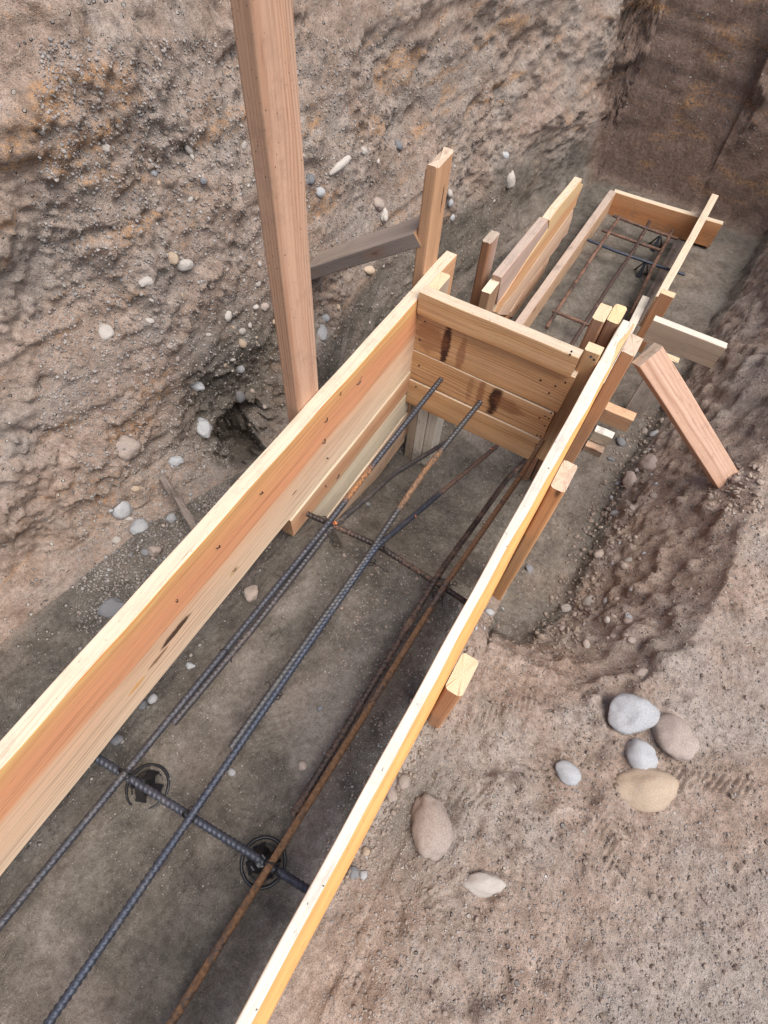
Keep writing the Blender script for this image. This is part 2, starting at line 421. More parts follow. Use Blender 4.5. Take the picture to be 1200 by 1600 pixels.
    P_keep = P; P = P2 + .022 * np.stack([fbm(P2 * 22 + 9 * k, 3, 130 + k) for k in range(3)], 1)
    dent(hc, (.078, .088, .08), .27, (-.50, .42, -.76), 3.0)
    P = P2.copy(); P = P2 + .015 * np.stack([fbm(P2 * 30 + 9 * k, 3, 140 + k) for k in range(3)], 1); dent(hc + np.array([-.05, .08, -.03]), (.07, .09, .07), .16, (-.9, .5, -.1), 2.2)
    P = P_keep
    
    dent(at_x(333, 520, -1.15), (.06, .045, .028), .05, (-1, 0, -.2), 1.5)
    dent(at_x(240, 240, -1.25), (.09, .09, .03), .035, (-1, 0, 0), 1.3)
    for k in range(26):
        yy = random.uniform(-.2, 3.6); zz = random.uniform(-.4, 1.2)
        dent((np.interp(yy, [0, .8, 1.9, 3.8], [-1.3, -1.12, -1.1, -.75]) - .12 * max(0, zz), yy, zz), (.08, random.uniform(.02, .05), random.uniform(.01, .03)), random.uniform(.015, .035), (-1, 0, -.15), 1.4)
    # boot and tyre tread prints pressed in soft soil (chevron bars), inside the form and on the bench
    def tread(cx, cy, ang, ln, wd, depth, pitch=.019):
        dx = P[:, 0] - cx; dy = P[:, 1] - cy
        a = dx * math.cos(ang) + dy * math.sin(ang); b2 = -dx * math.sin(ang) + dy * math.cos(ang)
        m = np.clip((ln / 2 - np.abs(a)) / .012, 0, 1) * np.clip((wd / 2 - np.abs(b2)) / .008, 0, 1)
        ph = (a + np.abs(b2) * .9 + .004 * fbm(P * 30, 2, 81)) / pitch
        w = np.clip(np.sin(ph * 2 * math.pi) * 3.0 - .6, -1, 1) * .5
        side = np.clip(np.abs(b2) / .006, 0, 1)
        fade = np.clip(.75 + 1.2 * fbm(P * 10, 2, 91), 0, 1)
        P2[:, 2] += (w * side - .3) * depth * 1.5 * m * fade * ((sk > 8.2) & ((sk < 11.2) | (sk > 12.5)))
    for (u, v, ang, ln, wd) in [(800, 1090, .9, .26, .09), (830, 1240, 1.5, .30, .10), (760, 1230, .5, .24, .09), (905, 1180, 1.2, .24, .09),
                                (700, 1330, 1.9, .24, .09), (860, 1340, .7, .22, .09), (950, 1260, 2.2, .26, .1), (800, 1420, 1.2, .26, .1), (1090, 1200, .4, .3, .1), (650, 1480, .8, .3, .1),
                                (430, 1060, 1.3, .26, .09), (420, 1190, 1.7, .26, .09), (470, 970, .8, .22, .08), (330, 1330, 1.1, .24, .09), (500, 1100, 2.0, .2, .08)]:
        z = -.375; p = at_z(u, v, z); tread(p.x, p.y, ang, ln, wd, .0058)
    # crumbly ledge at the end of the trench, disturbed hollow beside the short stake
    q = at_z(735, 1175, -.375); dent(q, (.055, .05, .2), .022, (0, 0, -1), 1.2)
    P2[:, 1] += (.045 * fbm(P * [9, 0, 0] , 2, 77) + .012 * fbm(P * 40, 2, 78)) * ((sk > 7) & (sk < 12)) * np.exp(-((P[:, 1] - .66) / .10) ** 2)
    # attributes
    grey = np.clip(floor + lowwall * .9 * (1 - endw), 0, 1)
    left = ((sk > 6.2) & (sk <= 8.4)).astype(float); grey = np.maximum(grey, left * np.clip((P[:, 0] + 1.12) / .12, .25, .95))
    grey = np.maximum(grey, ((sk > 11.5) & (sk < 13.3) & (P[:, 1] > .7)).astype(float) * .85)
    recess_grey = np.clip(1 - np.sqrt(((P[:, 1] - 1.0) / .42) ** 2 + ((P[:, 2] + .35) / .36) ** 2), 0, 1) * (sk < 8.5) * (P[:, 0] < -.6)  # greyer patch low on the left wall beyond the tall post
    grey = np.clip(np.maximum(grey, recess_grey * 1.5), 0, 1) * (1 - endw)
    grey = np.maximum(grey, np.exp(-np.sum(((P - hc) / .13) ** 2, 1) ** 2))  # cavity soil painted darker and greyer to deepen its shade
    q1 = np.exp(-(((P[:, 0] - .09) / .10) ** 2 + ((P[:, 1] - .12) / .22) ** 2)) * (sk > 11); grey = np.maximum(grey, q1 * .55)
    gravel = np.clip(wall * (1 - lowwall * .8) + left * .9 + bank * .8, 0, 1)
    stain = wall * (1 - np.exp(-np.sum(((P - hc) / .16) ** 2, 1) ** 2))
    colr = np.stack([grey, gravel, stain, 1 - np.clip((P[:, 1] - 3.7) / .12, 0, 1) * .85], 1).astype(np.float32)
    me = bpy.data.meshes.new('ground')
    me.vertices.add(nx * ny); me.vertices.foreach_set('co', P2.astype(np.float32).ravel())
    idx = np.arange(nx * ny).reshape(ny, nx)
    q = np.stack([idx[:-1, :-1], idx[:-1, 1:], idx[1:, 1:], idx[1:, :-1]], -1).reshape(-1, 4)
    me.loops.add(q.size); me.loops.foreach_set('vertex_index', q.ravel().astype(np.int32))
    me.polygons.add(len(q)); me.polygons.foreach_set('loop_start', (np.arange(len(q)) * 4).astype(np.int32))
    me.polygons.foreach_set('loop_total', np.full(len(q), 4, np.int32))
    me.polygons.foreach_set('use_smooth', np.ones(len(q), bool))
    me.update(calc_edges=True); me.validate()
    ca = me.color_attributes.new('soil', 'FLOAT_COLOR', 'POINT'); ca.data.foreach_set('color', colr.ravel())
    o = bpy.data.objects.new('ground', me); COL.objects.link(o); tag(o, kind='structure')
    bvh = BVHTree.FromPolygons([tuple(v) for v in P2], [tuple(f) for f in q], all_triangles=False)
    return o, bvh

def soil_material():
    m, nt, b = new_mat('excavated_soil'); s = NT(nt)
    P = s.n('ShaderNodeTexCoord').outputs['Object']
    at = s.n('ShaderNodeAttribute'); at.attribute_name = 'soil'
    sc = s.n('ShaderNodeSeparateColor'); s.l(at.outputs['Color'], sc.inputs[0]); GREY, GRAV, STAIN = sc.outputs[0:3]
    n1, _ = s.noise(P, 3.0, 5, 0.6); n2, _ = s.noise(P, 14.0, 6, 0.65); n3, _ = s.noise(P, 70.0, 5, 0.7); n4, _ = s.noise(P, 380.0, 3, 0.7)
    pink = s.ramp(n2, [(0.28, (0.220, 0.156, 0.118)), (0.5, (0.330, 0.245, 0.192)), (0.72, (0.44, 0.350, 0.290))])
    tan = s.ramp(n1, [(0.35, (0.270, 0.218, 0.182)), (0.65, (0.36, 0.30, 0.255))])
    c = s.mix(s.step(n1, 0.4, 0.62), pink, tan)
    gr = s.ramp(n2, [(0.25, (0.070, 0.063, 0.054)), (0.5, (0.138, 0.122, 0.102)), (0.75, (0.21, 0.188, 0.158))])
    g = s.math('ADD', GREY, s.math('MULTIPLY', s.math('SUBTRACT', n1, 0.52), 0.9), clamp=True)
    g = s.math('MULTIPLY', g, s.step(GREY, -0.02, 0.35)) 
    c = s.mix(g, c, gr)
    gp, _ = s.noise(P, 2.1, 4, 0.6, 0.8)
    c = s.mix(s.math('MULTIPLY', s.step(gp, 0.55, 0.68), 0.6), c, (0.27, 0.235, 0.205))
    c = s.mix(s.math('SUBTRACT', 1.0, at.outputs['Alpha']), c, s.ramp(n2, [(.3, (0.13, 0.082, 0.06)), (.7, (0.25, 0.165, 0.125))]))
    # iron stains in the cut face
    st, _ = s.noise(s.mapping(P, (2.0, 2.0, 7), (4, 1, 2)), 1.6, 5, 0.65, 0.6)
    stm = s.math('MULTIPLY', s.math('MULTIPLY', s.step(st, 0.53, 0.66), STAIN), s.math('MULTIPLY', s.step(n3, 0.35, 0.6), 0.75))
    stm = s.math('MULTIPLY', stm, s.math('SUBTRACT', 1.0, g))
    c = s.mix(stm, c, (0.38, 0.205, 0.09))
    # grit: cells, some of them pale little stones
    def grit(scale, thr, amt, cols):
        v = s.vor(P, scale); cs = s.n('ShaderNodeSeparateColor'); s.l(v.outputs['Color'], cs.inputs[0])
        pick = s.math('GREATER_THAN', s.math('ADD', cs.outputs[0], s.math('MULTIPLY', s.math('SUBTRACT', n2, 0.5), 0.5)), thr)
        rad = s.math('MULTIPLY', cs.outputs[1], 0.25)
        body = s.math('SUBTRACT', 1.0, s.step(s.math('ADD', v.outputs['Distance'], rad), 0.28, 0.40))
        mk = s.math('MULTIPLY', s.math('MULTIPLY', pick, body), amt)
        return mk, s.ramp(cs.outputs[2], cols)
    greys = [(0.0, (0.20, 0.18, 0.165)), (0.4, (0.33, 0.305, 0.28)), (0.7, (0.42, 0.36, 0.30)), (1.0, (0.55, 0.51, 0.46))]
    m1, c1 = grit(62, 0.70, 1.0, greys); m1 = s.math('MULTIPLY', m1, s.step(GRAV, 0.1, 0.6))
    m2, c2 = grit(150, 0.62, 0.9, greys); m2 = s.math('MULTIPLY', m2, s.math('ADD', s.math('MULTIPLY', GRAV, 0.8), 0.2))
    m3, c3 = grit(330, 0.72, 0.8, greys)
    c = s.mix(m1, c, c1); c = s.mix(m2, c, c2); c = s.mix(m3, c, c3)
    c = s.mix(0.8, c, s.ramp(n4, [(0.3, (0.52, 0.50, 0.48)), (0.52, (1, 1, 1)), (0.75, (1.3, 1.3, 1.3))]), 'MULTIPLY')
    c = s.mix(0.75, c, s.ramp(n3, [(0.3, (0.60, 0.58, 0.56)), (0.7, (1.3, 1.3, 1.3))]), 'MULTIPLY')
    s.l(c, b.inputs['Base Color']); b.inputs['Roughness'].default_value = 0.95; b.inputs['Specular IOR Level'].default_value = 0.1
    h = s.math('ADD', s.math('MULTIPLY', m1, 1.6), s.math('MULTIPLY', m2, 0.8))
    h = s.math('ADD', h, s.math('MULTIPLY', m3, 0.35)); h = s.math('ADD', h, s.math('MULTIPLY', n3, 1.1)); h = s.math('ADD', h, s.math('MULTIPLY', n4, 0.35))
    s.l(s.bump(h, 1.0, 0.007), b.inputs['Normal'])
    return m
ground, BVH = soil_sheet()
ground.data.materials.append(soil_material())
def hit(u, v):
    p, n, i, d = BVH.ray_cast(EYE, ray(u, v)); return p, n
def drop(x, y, z0=0.0):
    p, n, i, d = BVH.ray_cast(Vector((x, y, z0)), Vector((0, 0, -1)))
    return p.z if p is not None else -.4

# ------------------------------------------------------------------ stones
def stone_mat(name, a, b_, speck=(0.08, 0.075, 0.07), stain=None, rough=0.75):
    m, nt, b = new_mat(name); s = NT(nt)
    P0 = s.n('ShaderNodeTexCoord').outputs['Object']; oi = s.n('ShaderNodeObjectInfo').outputs['Random']
    off = s.n('ShaderNodeCombineXYZ'); s.l(s.math('MULTIPLY', oi, 31), off.inputs[0]); s.l(s.math('MULTIPLY', oi, 17), off.inputs[2])
    va = s.n('ShaderNodeVectorMath'); va.operation = 'ADD'; s.l(P0, va.inputs[0]); s.l(off.outputs[0], va.inputs[1]); P = va.outputs[0]
    n1, _ = s.noise(P, 18, 5, 0.6, 0.5); n2, _ = s.noise(P, 100, 6, 0.75); n3, _ = s.noise(P, 420, 2, 0.7)
    c = s.mix(s.step(n1, 0.35, 0.65), a, b_)
    c = s.mix(s.math('MULTIPLY', s.step(n2, 0.50, 0.62), 0.75), c, speck)
    if stain:
        n5, _ = s.noise(P, 30, 4, 0.6, 1.0); c = s.mix(s.math('MULTIPLY', s.step(n5, 0.5, 0.65), 0.7), c, stain)
    c = s.mix(0.4, c, s.ramp(n3, [(0.3, (0.7, 0.7, 0.7)), (0.7, (1.25, 1.25, 1.25))]), 'MULTIPLY')
    br = s.math('ADD', 0.8, s.math('MULTIPLY', oi, 0.35))
    cc = s.n('ShaderNodeCombineColor'); 
    for k in range(3): s.l(br, cc.inputs[k])
    c = s.mix(1.0, c, cc.outputs[0], 'MULTIPLY')
    # dust of the surrounding soil
    c = s.mix(s.math('MULTIPLY', s.step(n1, 0.5, 0.7), 0.35), c, (0.28, 0.20, 0.155))
    s.l(c, b.inputs['Base Color']); b.inputs['Roughness'].default_value = rough; b.inputs['Specular IOR Level'].default_value = 0.25
    s.l(s.bump(s.math('ADD', n2, s.math('MULTIPLY', n1, 2.0)), 0.5, 0.0012), b.inputs['Normal'])
    return m
S_BLUE = stone_mat('blue_grey_stone', (0.30, 0.305, 0.31), (0.46, 0.46, 0.455))
S_DARK = stone_mat('dark_grey_stone', (0.16, 0.165, 0.175), (0.24, 0.24, 0.245))
S_TAN = stone_mat('tan_stone', (0.38, 0.29, 0.20), (0.48, 0.40, 0.32), (0.22, 0.15, 0.09), (0.42, 0.24, 0.11))
S_BROWN = stone_mat('speckled_brown_stone', (0.30, 0.235, 0.195), (0.44, 0.37, 0.32), (0.14, 0.095, 0.075))
S_PALE = stone_mat('pale_stone', (0.36, 0.32, 0.28), (0.50, 0.46, 0.41), (0.22, 0.17, 0.13))
def stone_mesh(name, mat, seed, sub=4, ang=0.0, lumps=0.16):
    rs = np.random.RandomState(seed)
    bm = bmesh.new(); bmesh.ops.create_icosphere(bm, subdivisions=sub, radius=1.0)
    co = np.array([v.co[:] for v in bm.verts])
    ang = max(ang, .15)
    if ang > 0:                                  # facets cut off
        for _ in range(7):
            nrm = rs.randn(3); nrm /= np.linalg.norm(nrm); lim = rs.uniform(.62, .85)
            dd = co @ nrm; over = np.maximum(dd - lim, 0); co -= np.outer(over, nrm) * ang
    o_ = rs.rand(3) * 50
    nr = co / (np.linalg.norm(co, axis=1, keepdims=True) + 1e-9)
    co = co * (1 + lumps * 1.15 * fbm(nr * 1.1 + o_, 2, seed % 50) + 0.03 * fbm(nr * 6 + o_, 3, 3))[:, None]
    for v, c in zip(bm.verts, co): v.co = c
    me = bpy.data.meshes.new(name); bm.to_mesh(me); bm.free()
    me.polygons.foreach_set('use_smooth', [True] * len(me.polygons)); me.materials.append(mat)
    return me
def place_stone(u, v, wpx, hpx, mat, label, name='stone', rot=0.0, ang=0.0, sink=0.35, seed=None, cat='stone', flatn=None, group=None, lumps=.14):
    p, n = hit(u, v)
    if p is None: return None
    depth = -(R.transposed() @ (p - EYE)).z
    a = wpx / 2 * depth / FPX; b2 = hpx / 2 * depth / FPX
    me = stone_mesh(name, mat, seed or random.randint(1, 9999), 4 if wpx > 16 else 3, ang, lumps)
    o = bpy.data.objects.new(name, me); COL.objects.link(o)
    n = (n + Vector((0, 0, .35))).normalized()
    vx = (R @ Vector((math.cos(rot), math.sin(rot), 0))); vx = (vx - n * vx.dot(n)).normalized(); vy = n.cross(vx)
    hgt = flatn or min(a, b2) * .75
    rotm = Matrix((vx, vy, n)).transposed()
    # the stones lie foreshortened on ground that faces the camera obliquely
    o.matrix_world = Matrix.Translation(p + n * hgt * (1 - 2 * min(.48, sink + .07))) @ rotm.to_4x4() @ Matrix.Diagonal((a, b2, hgt, 1))
    tag(o, label, cat, group)
    return o
BIG = [  # u, v, w, h, material, label, rot, ang
 (986, 1115, 92, 60, S_BLUE, 'large angular blue-grey stone, topmost of the cobbles by the right edge', .1, .8, .3),
 (1000, 1181, 52, 50, S_BLUE, 'round light grey cobble just below the angular blue-grey stone', 0, 0, .35),
 (1050, 1152, 62, 82, S_BROWN, 'brown cobble right of the round light grey cobble', 0, .2, .35),
 (1006, 1232, 96, 62, S_TAN, 'large tan cobble with rusty patches, lowest of the right cobbles', 0, .2, .35),
 (888, 1208, 42, 30, S_BLUE, 'small oval blue-grey stone left of the cobble cluster', -.6, 0, .35),
 (672, 1291, 60, 92, S_BROWN, 'big speckled brown cobble standing alone right of the near form board', .12, 0, .3),
 (757, 1382, 62, 34, S_PALE, 'half buried pale stone below the speckled brown cobble', 0, 0, .4),
 (630, 1221, 20, 24, S_BROWN, 'small round brown stone above the speckled brown cobble', 0, 0, .35),
 (611, 1240, 17, 30, S_BROWN, 'narrow brown stone touching the near right form board', .2, 0, .35),
 (572, 1331, 14, 13, S_TAN, 'small orange tan pebble by the foot of the right form board', 0, .6, .2),
 (553, 1363, 17, 18, S_DARK, 'dull grey pebble near the bottom end of the right form board', 0, .3, .3),
 (568, 1367, 13, 13, S_BLUE, 'pale grey pebble near the bottom end of the right form board', 0, .3, .3),
 (969, 692, 14, 19, S_DARK, 'dark oval cobble on the floor of the right side trench', .2, 0, .2),
 (954, 718, 12, 8, S_DARK, 'small dark flake in the right side trench below the oval cobble', -.4, .5, .3),
 (826, 889, 12, 16, S_DARK, 'small blue-grey block beside the foot of the long stake', .2, .9, .1),
 (764, 957, 17, 13, S_BLUE, 'grey pebble jammed under the long stake', 0, 0, .3),
 (919, 939, 24, 17, S_PALE, 'pale stone sticking out of the right bank top', .2, .4, .4),
 (884, 952, 20, 18, S_PALE, 'buff stone in the crumbly end of the right bank', .5, .3, .4),
 (1022, 678, 17, 12, S_BLUE, 'grey pebble at the upper end of the right bank', 0, 0, .4),
 (937, 866, 20, 18, S_BROWN, 'brown stone bulging from the face of the right bank', 0, .3, .5),
 (985, 752, 22, 32, S_BROWN, 'tall brown stone bedded in the right bank beside the trench', -.2, .3, .5),
 (1012, 726, 34, 34, S_BROWN, 'wide brown stone bedded in the upper right bank', 0, .3, .55),
 (1000, 1052, 24, 18, S_BROWN, 'small brown stone on the bench above the angular stone', 0, .3, .5),
 (190, 796, 31, 29, S_BLUE, 'round pale blue cobble, left one on the gravel by the left wall', 0, 0, .35),
 (219, 825, 26, 31, S_BLUE, 'egg shaped blue-grey cobble below the round pale blue cobble', -.2, 0, .3),
 (200, 811, 18, 8, S_PALE, 'thin pale flake between the two blue cobbles', .1, .6, .3),
 (268, 810, 17, 16, S_BLUE, 'small round grey stone left of the muddy stick', 0, 0, .3),
 (183, 845, 15, 14, S_PALE, 'small white angular pebble below the egg shaped cobble', 0, .6, .3),
 (243, 862, 22, 22, S_BROWN, 'square dark brown rock lying near the left form board', 0, .95, .15),
 (228, 863, 13, 14, S_DARK, 'grey pebble touching the square dark brown rock', 0, .3, .3),
 (175, 950, 46, 32, S_DARK, 'big dark flat rock by the lower left edge', .3, .8, .4),
 (394, 929, 30, 32, S_BROWN, 'flat angular brown stone on the floor beside the left form board', .5, .95, .3),
 (307, 601, 26, 20, S_BLUE, 'white oval cobble low in the left wall', 0, 0, .45),
 (375, 620, 15, 22, S_DARK, 'dark blue-grey oval stone low in the left wall', .1, 0, .45),
 (375, 576, 15, 17, S_BLUE, 'grey oval stone above the dark one in the left wall', 0, 0, .45),
 (270, 404, 20, 19, S_TAN, 'round golden tan pebble in the middle of the left wall', 0, 0, .4),
 (290, 414, 30, 18, S_PALE, 'white oblong stone next to the golden tan pebble', -.1, .3, .4),
 (229, 440, 28, 14, S_PALE, 'slanted pale elongated stone left of the white oblong stone', .6, .2, .4),
 (241, 270, 12, 12, S_BLUE, 'small pale grey stone high in the left wall', 0, 0, .45),
 (318, 283, 12, 10, S_DARK, 'small dark stone high in the left wall left of the tall post', 0, 0, .4),
 (356, 494, 12, 17, S_PALE, 'upright white pebble above the dark oval stones', -.2, .2, .4),
 (378, 518, 15, 12, S_PALE, 'white pebble right of the upright white pebble', 0, .3, .4),
 (403, 444, 11, 9, S_PALE, 'small white pebble just left of the tall post', 0, 0, .4),
 (413, 479, 17, 13, S_BROWN, 'brown pebble pressed against the tall post outline', 0, .2, .4),
 (166, 520, 26, 28, S_PALE, 'pale round stone at the left margin of the wall', 0, 0, .5),
 (200, 700, 46, 42, S_BROWN, 'wide tan brown boulder bedded low in the left wall', .3, .5, .5),
 (318, 668, 28, 36, S_BLUE, 'flat faced grey stone bedded above the dark cavity', .2, .8, .55),
 (274, 720, 28, 18, S_BLUE, 'blurred grey stone above the muddy stick', 0, .4, .55),
 (212, 763, 16, 11, S_TAN, 'small tan stone above the blue cobbles', 0, .2, .35),
 (532, 258, 44, 14, S_PALE, 'long thin cream stone in the wall right of the tall post', .35, .1, .4),
 (484, 281, 17, 17, S_DARK, 'dark round stone beside the top of the tall post', 0, 0, .4),
 (500, 300, 16, 16, S_BLUE, 'pale blue stone between tall post and long thin cream stone', 0, 0, .45),
 (503, 520, 18, 30, S_BLUE, 'upright grey cobble in the recess right of the tall post', .1, 0, .4),
 (508, 497, 14, 12, S_BLUE, 'small grey pebble above the upright grey cobble', 0, 0, .4),
 (590, 318, 26, 20, S_BROWN, 'brown stone above the grey brace near the wall', 0, .4, .4),
 (600, 338, 18, 22, S_PALE, 'curved pale stone just above the grey brace', 0, .3, .4),
 (568, 236, 13, 11, S_PALE, 'small pale stone right above the long thin cream stone', 0, 0, .4),
 (576, 422, 20, 13, S_TAN, 'tan stone just below the grey brace', 0, .2, .45),
 (622, 228, 17, 15, S_DARK, 'dark grey stone high in the wall above the splintered stake', 0, .2, .4),
 (796, 280, 22, 26, S_PALE, 'round cream cobble high in the wall left of the panel', 0, .1, .35),
 (788, 243, 17, 13, S_BLUE, 'grey stone above the round cream cobble', 0, .1, .4),
 (703, 316, 12, 14, S_BLUE, 'pale pebble right of the splintered stake', 0, 0, .4),
 (706, 340, 11, 11, S_BLUE, 'grey pebble lower right of the splintered stake', 0, 0, .4),
 (702, 302, 13, 16, S_PALE, 'cream stone nearest the splintered stake top', 0, .1, .4),
 (298, 1041, 16, 11, S_BLUE, 'small grey block on the form floor above the lapped bars', 0, .8, .15),
 (240, 1093, 15, 16, S_BLUE, 'round grey pebble on the form floor under the left board', 0, 0, .25),
 (224, 1103, 13, 17, S_DARK, 'knobbly grey pebble touching the left form board edge', 0, .4, .25),
 (184, 1157, 20, 16, S_DARK, 'grey pebble at the lower left end of the form', 0, .2, .35),
 (575, 788, 10, 7, S_DARK, 'dark pebble next to the left end of the bent bar', .3, 0, .2),
 (473, 1197, 13, 15, S_BROWN, 'light brown pebble between the middle and right bars', 0, .2, .3),
 (500, 1107, 10, 10, S_DARK, 'small dark pebble between the middle and right bars', 0, .2, .3),
 (362, 1207, 13, 13, S_BLUE, 'pale grey pebble right of the buried ring', 0, .2, .4),
]
for i, (u, v, w, h, m_, lab, rot, ang, sink) in enumerate(BIG):
    place_stone(u, v, w, h, m_, lab, 'cobble' if w > 24 else 'pebble', rot, ang, sink, seed=100 + i, cat='stone')

def scatter(n, region, sizes, mats, label, group, sink=0.4, seed=1):
    rs = random.Random(seed); protos = [stone_mesh('pebble', m_, 900 + seed * 10 + k, 2, rs.choice([0, .5, .9]), .16) for k, m_ in enumerate(mats * 2)]
    k = 0; tries = 0
    while k < n and tries < n * 6:
        tries += 1
        u, v = region(rs); p, nn = hit(u, v)
        if p is None: continue
        a = rs.uniform(*sizes) * (0.7 + 0.6 * rs.random() ** 2)
        o = bpy.data.objects.new('pebble', rs.choice(protos)); COL.objects.link(o)
        q = nn.to_track_quat('Z', 'Y').to_matrix().to_4x4() @ Matrix.Rotation(rs.uniform(0, 6.28), 4, 'Z')
        h = a * rs.uniform(.5, .8)
        o.matrix_world = Matrix.Translation(p + nn * h * (1 - 2 * sink)) @ q @ Matrix.Diagonal((a, a * rs.uniform(.6, .95), h, 1))
        tag(o, label, 'pebble', group); k += 1
def reg(poly):
    (x0, y0, x1, y1) = poly
    return lambda rs: (rs.uniform(x0, x1), rs.uniform(y0, y1))
scatter(110, lambda rs: (rs.uniform(165, 780), 218 + 420 * rs.random()), (.004, .013), [S_BROWN, S_PALE, S_BROWN, S_PALE, S_TAN], 'small pale pebble bedded in the cut face of the left wall', 'pebbles bedded in the left wall', .45, 2)
scatter(32, lambda rs: (lambda u: (u, rs.uniform(720, min(960, 1130 - u * .95))))(rs.uniform(165, 320)), (.004, .009), [S_BLUE, S_DARK, S_BLUE, S_BROWN], 'small grey pebble lying on the gravel between left wall and form', 'pebbles on the gravel by the left wall', .3, 3)
scatter(62, lambda rs: (lambda v: (rs.uniform(985 - (v - 680) * .36, 1036 - (v - 680) * .15), v))(rs.uniform(650, 1010)), (.005, .018), [S_BROWN, S_PALE, S_BROWN, S_BLUE], 'small stone crumbling out of the right bank', 'stones in the right bank', .5, 4)
scatter(14, lambda rs: (lambda v: (790 - (v - 880) * .6 + rs.uniform(0, 70), v))(rs.uniform(860, 1000)), (.004, .009), [S_DARK, S_BLUE, S_BROWN], 'small grey pebble at the loose end of the side trench', 'pebbles at the end of the side trench', .3, 5)

JIT = np.random.RandomState(5).rand(64, 12, 1)
def gravel(name, n, region, sizes, mat, label, seed):
    """loose grit nobody could count: one object"""
    rs = random.Random(seed); bm = bmesh.new(); bmesh.ops.create_icosphere(bm, subdivisions=1, radius=1.0)
    bv = np.array([v.co[:] for v in bm.verts]); bf = np.array([[v.index for v in f.verts] for f in bm.faces]); bm.free()
    VV = []; FF = []; c = 0
    for _ in range(n):
        u, v = region(rs); p, nn = hit(u, v)
        if p is None: continue
        a = rs.uniform(*sizes) * (.6 + .8 * rs.random() ** 3)
        rt = np.array(Matrix.Rotation(rs.uniform(0, 6.28), 3, Vector((rs.random(), rs.random(), rs.random())))) 
        vv = (bv * np.array([1, rs.uniform(.6, 1), rs.uniform(.5, .9)]) * (1 + .45 * (JIT[rs.randint(0, 63)] - .5))) @ rt.T * a
        VV.append(vv + np.array(p + nn * a * .25)); FF.append(bf + c); c += len(bv)
    VV = np.concatenate(VV); FF = np.concatenate(FF)
    o = mesh_obj(name, VV.tolist(), FF.tolist(), mat); tag(o, label, 'gravel', kind='stuff'); return o
grav_m = stone_mat('mixed_grit', (0.22, 0.20, 0.185), (0.40, 0.37, 0.34), (0.3, 0.2, 0.14))
nt = grav_m.node_tree
gravel('gravel', 6000, lambda rs: (lambda u: (u, rs.uniform(690, min(990, 1140 - u * .95))))(rs.uniform(120, 360)), (.0012, .0042), grav_m, 'loose grey grit and gravel between the left wall and the form', 11)
gravel('gravel', 16000, lambda rs: (rs.uniform(60, 800), rs.uniform(60, 680)), (.0011, .0048), grav_m, 'grit stuck in the cut face of the left wall', 12)
gravel('gravel', 15000, lambda rs: (rs.uniform(500, 1200), rs.uniform(700, 1600)), (.0009, .0032), grav_m, 'fine grit scattered over the right bench and bank', 13)
gravel('gravel', 700, lambda rs: (lambda v: (rs.uniform(700 - (v - 930) * .5, 830 - (v - 930) * .3), v))(rs.uniform(870, 1350)), (.0012, .003), grav_m, 'coarse crumbs along the outside of the right form board', 14)
gravel('gravel', 5000, lambda rs: (rs.uniform(160, 800), rs.uniform(650, 1400)), (.0007, .0022), grav_m, 'tiny crumbs on the form floor', 15)

clod_m = stone_mat('dry_soil_clods', (0.24, 0.185, 0.145), (0.34, 0.275, 0.225), (0.2, 0.15, 0.12), rough=.95)
gravel('soil_clods', 2000, lambda rs: (rs.uniform(530, 1200), rs.uniform(640, 1600)), (.0025, .0065), clod_m, 'small crumbled soil clods on the right bench and bank', 21)
gravel('soil_clods', 500, lambda rs: (lambda v: (1010 - (v - 650) * .42 + rs.uniform(-30, 45), v))(rs.uniform(640, 1020)), (.004, .011), clod_m, 'bigger soil clods along the crumbling right bank', 22)
gravel('soil_clods', 1500, lambda rs: (rs.uniform(100, 800), rs.uniform(150, 700)), (.0025, .007), clod_m, 'crumbs of soil hanging in the left wall', 23)
gravel('soil_clods', 160, lambda rs: (rs.uniform(1105, 1190), rs.uniform(725, 800)), (.004, .012), clod_m, 'soil pushed up around the foot of the diagonal brace', 25)
gravel('soil_clods', 220, lambda rs: (lambda v: (1165 - (v - 950) * .0 - (v - 950) * .56 - 400 + rs.uniform(0, 34), v))(rs.uniform(960, 1380)), (.003, .008), clod_m, 'soil clods heaped along the foot of the right form board', 24)

# ------------------------------------------------------------------ left form side
W_L1 = wood('left_board_face', [(0.0, (0.74, 0.57, 0.40)), (0.25, (0.72, 0.51, 0.345)), (0.48, (0.72, 0.47, 0.30)), (0.56, (0.68, 0.33, 0.17)), (0.72, (0.68, 0.31, 0.155)),
    (0.90, (0.66, 0.34, 0.14)), (0.94, (0.70, 0.44, 0.18)), (0.965, (0.66, 0.26, 0.08)), (1.0, (0.72, 0.46, 0.2))], 0.06, 0.8, 1.0, rings=0.55, knots=False, yh=.288,
    marks=[(1.02 + .16, .105, .06, .012, .95, (0.05, 0.022, 0.012)), (1.02 + .10, .085, .035, .009, .8, (0.16, 0.07, 0.03)), (1.02 + .03, .078, .03, .009, .7, (0.62, 0.30, 0.06)),
           (1.02 + .36, .07, .02, .012, .5, (0.45, 0.25, 0.08)), (1.02 + .95, .235, .010, .003, .7, (0.1, 0.05, 0.03)), (1.02 + .62, .09, .012, .004, .8, (0.1, 0.05, 0.03))])
W_P2 = wood('stacked_plank_brown', [(0, (0.56, 0.36, 0.22)), (.5, (0.50, 0.27, 0.15)), (.8, (0.56, 0.34, 0.2)), (1, (0.62, 0.45, 0.28))], 0.1, 0.5, 2, yh=.09)
W_P3 = wood('stacked_plank_pale', [(0, (0.60, 0.51, 0.38)), (.6, (0.60, 0.52, 0.39)), (1, (0.68, 0.58, 0.43))], 0.15, 0.45, 3, rings=0.5, yh=.13)
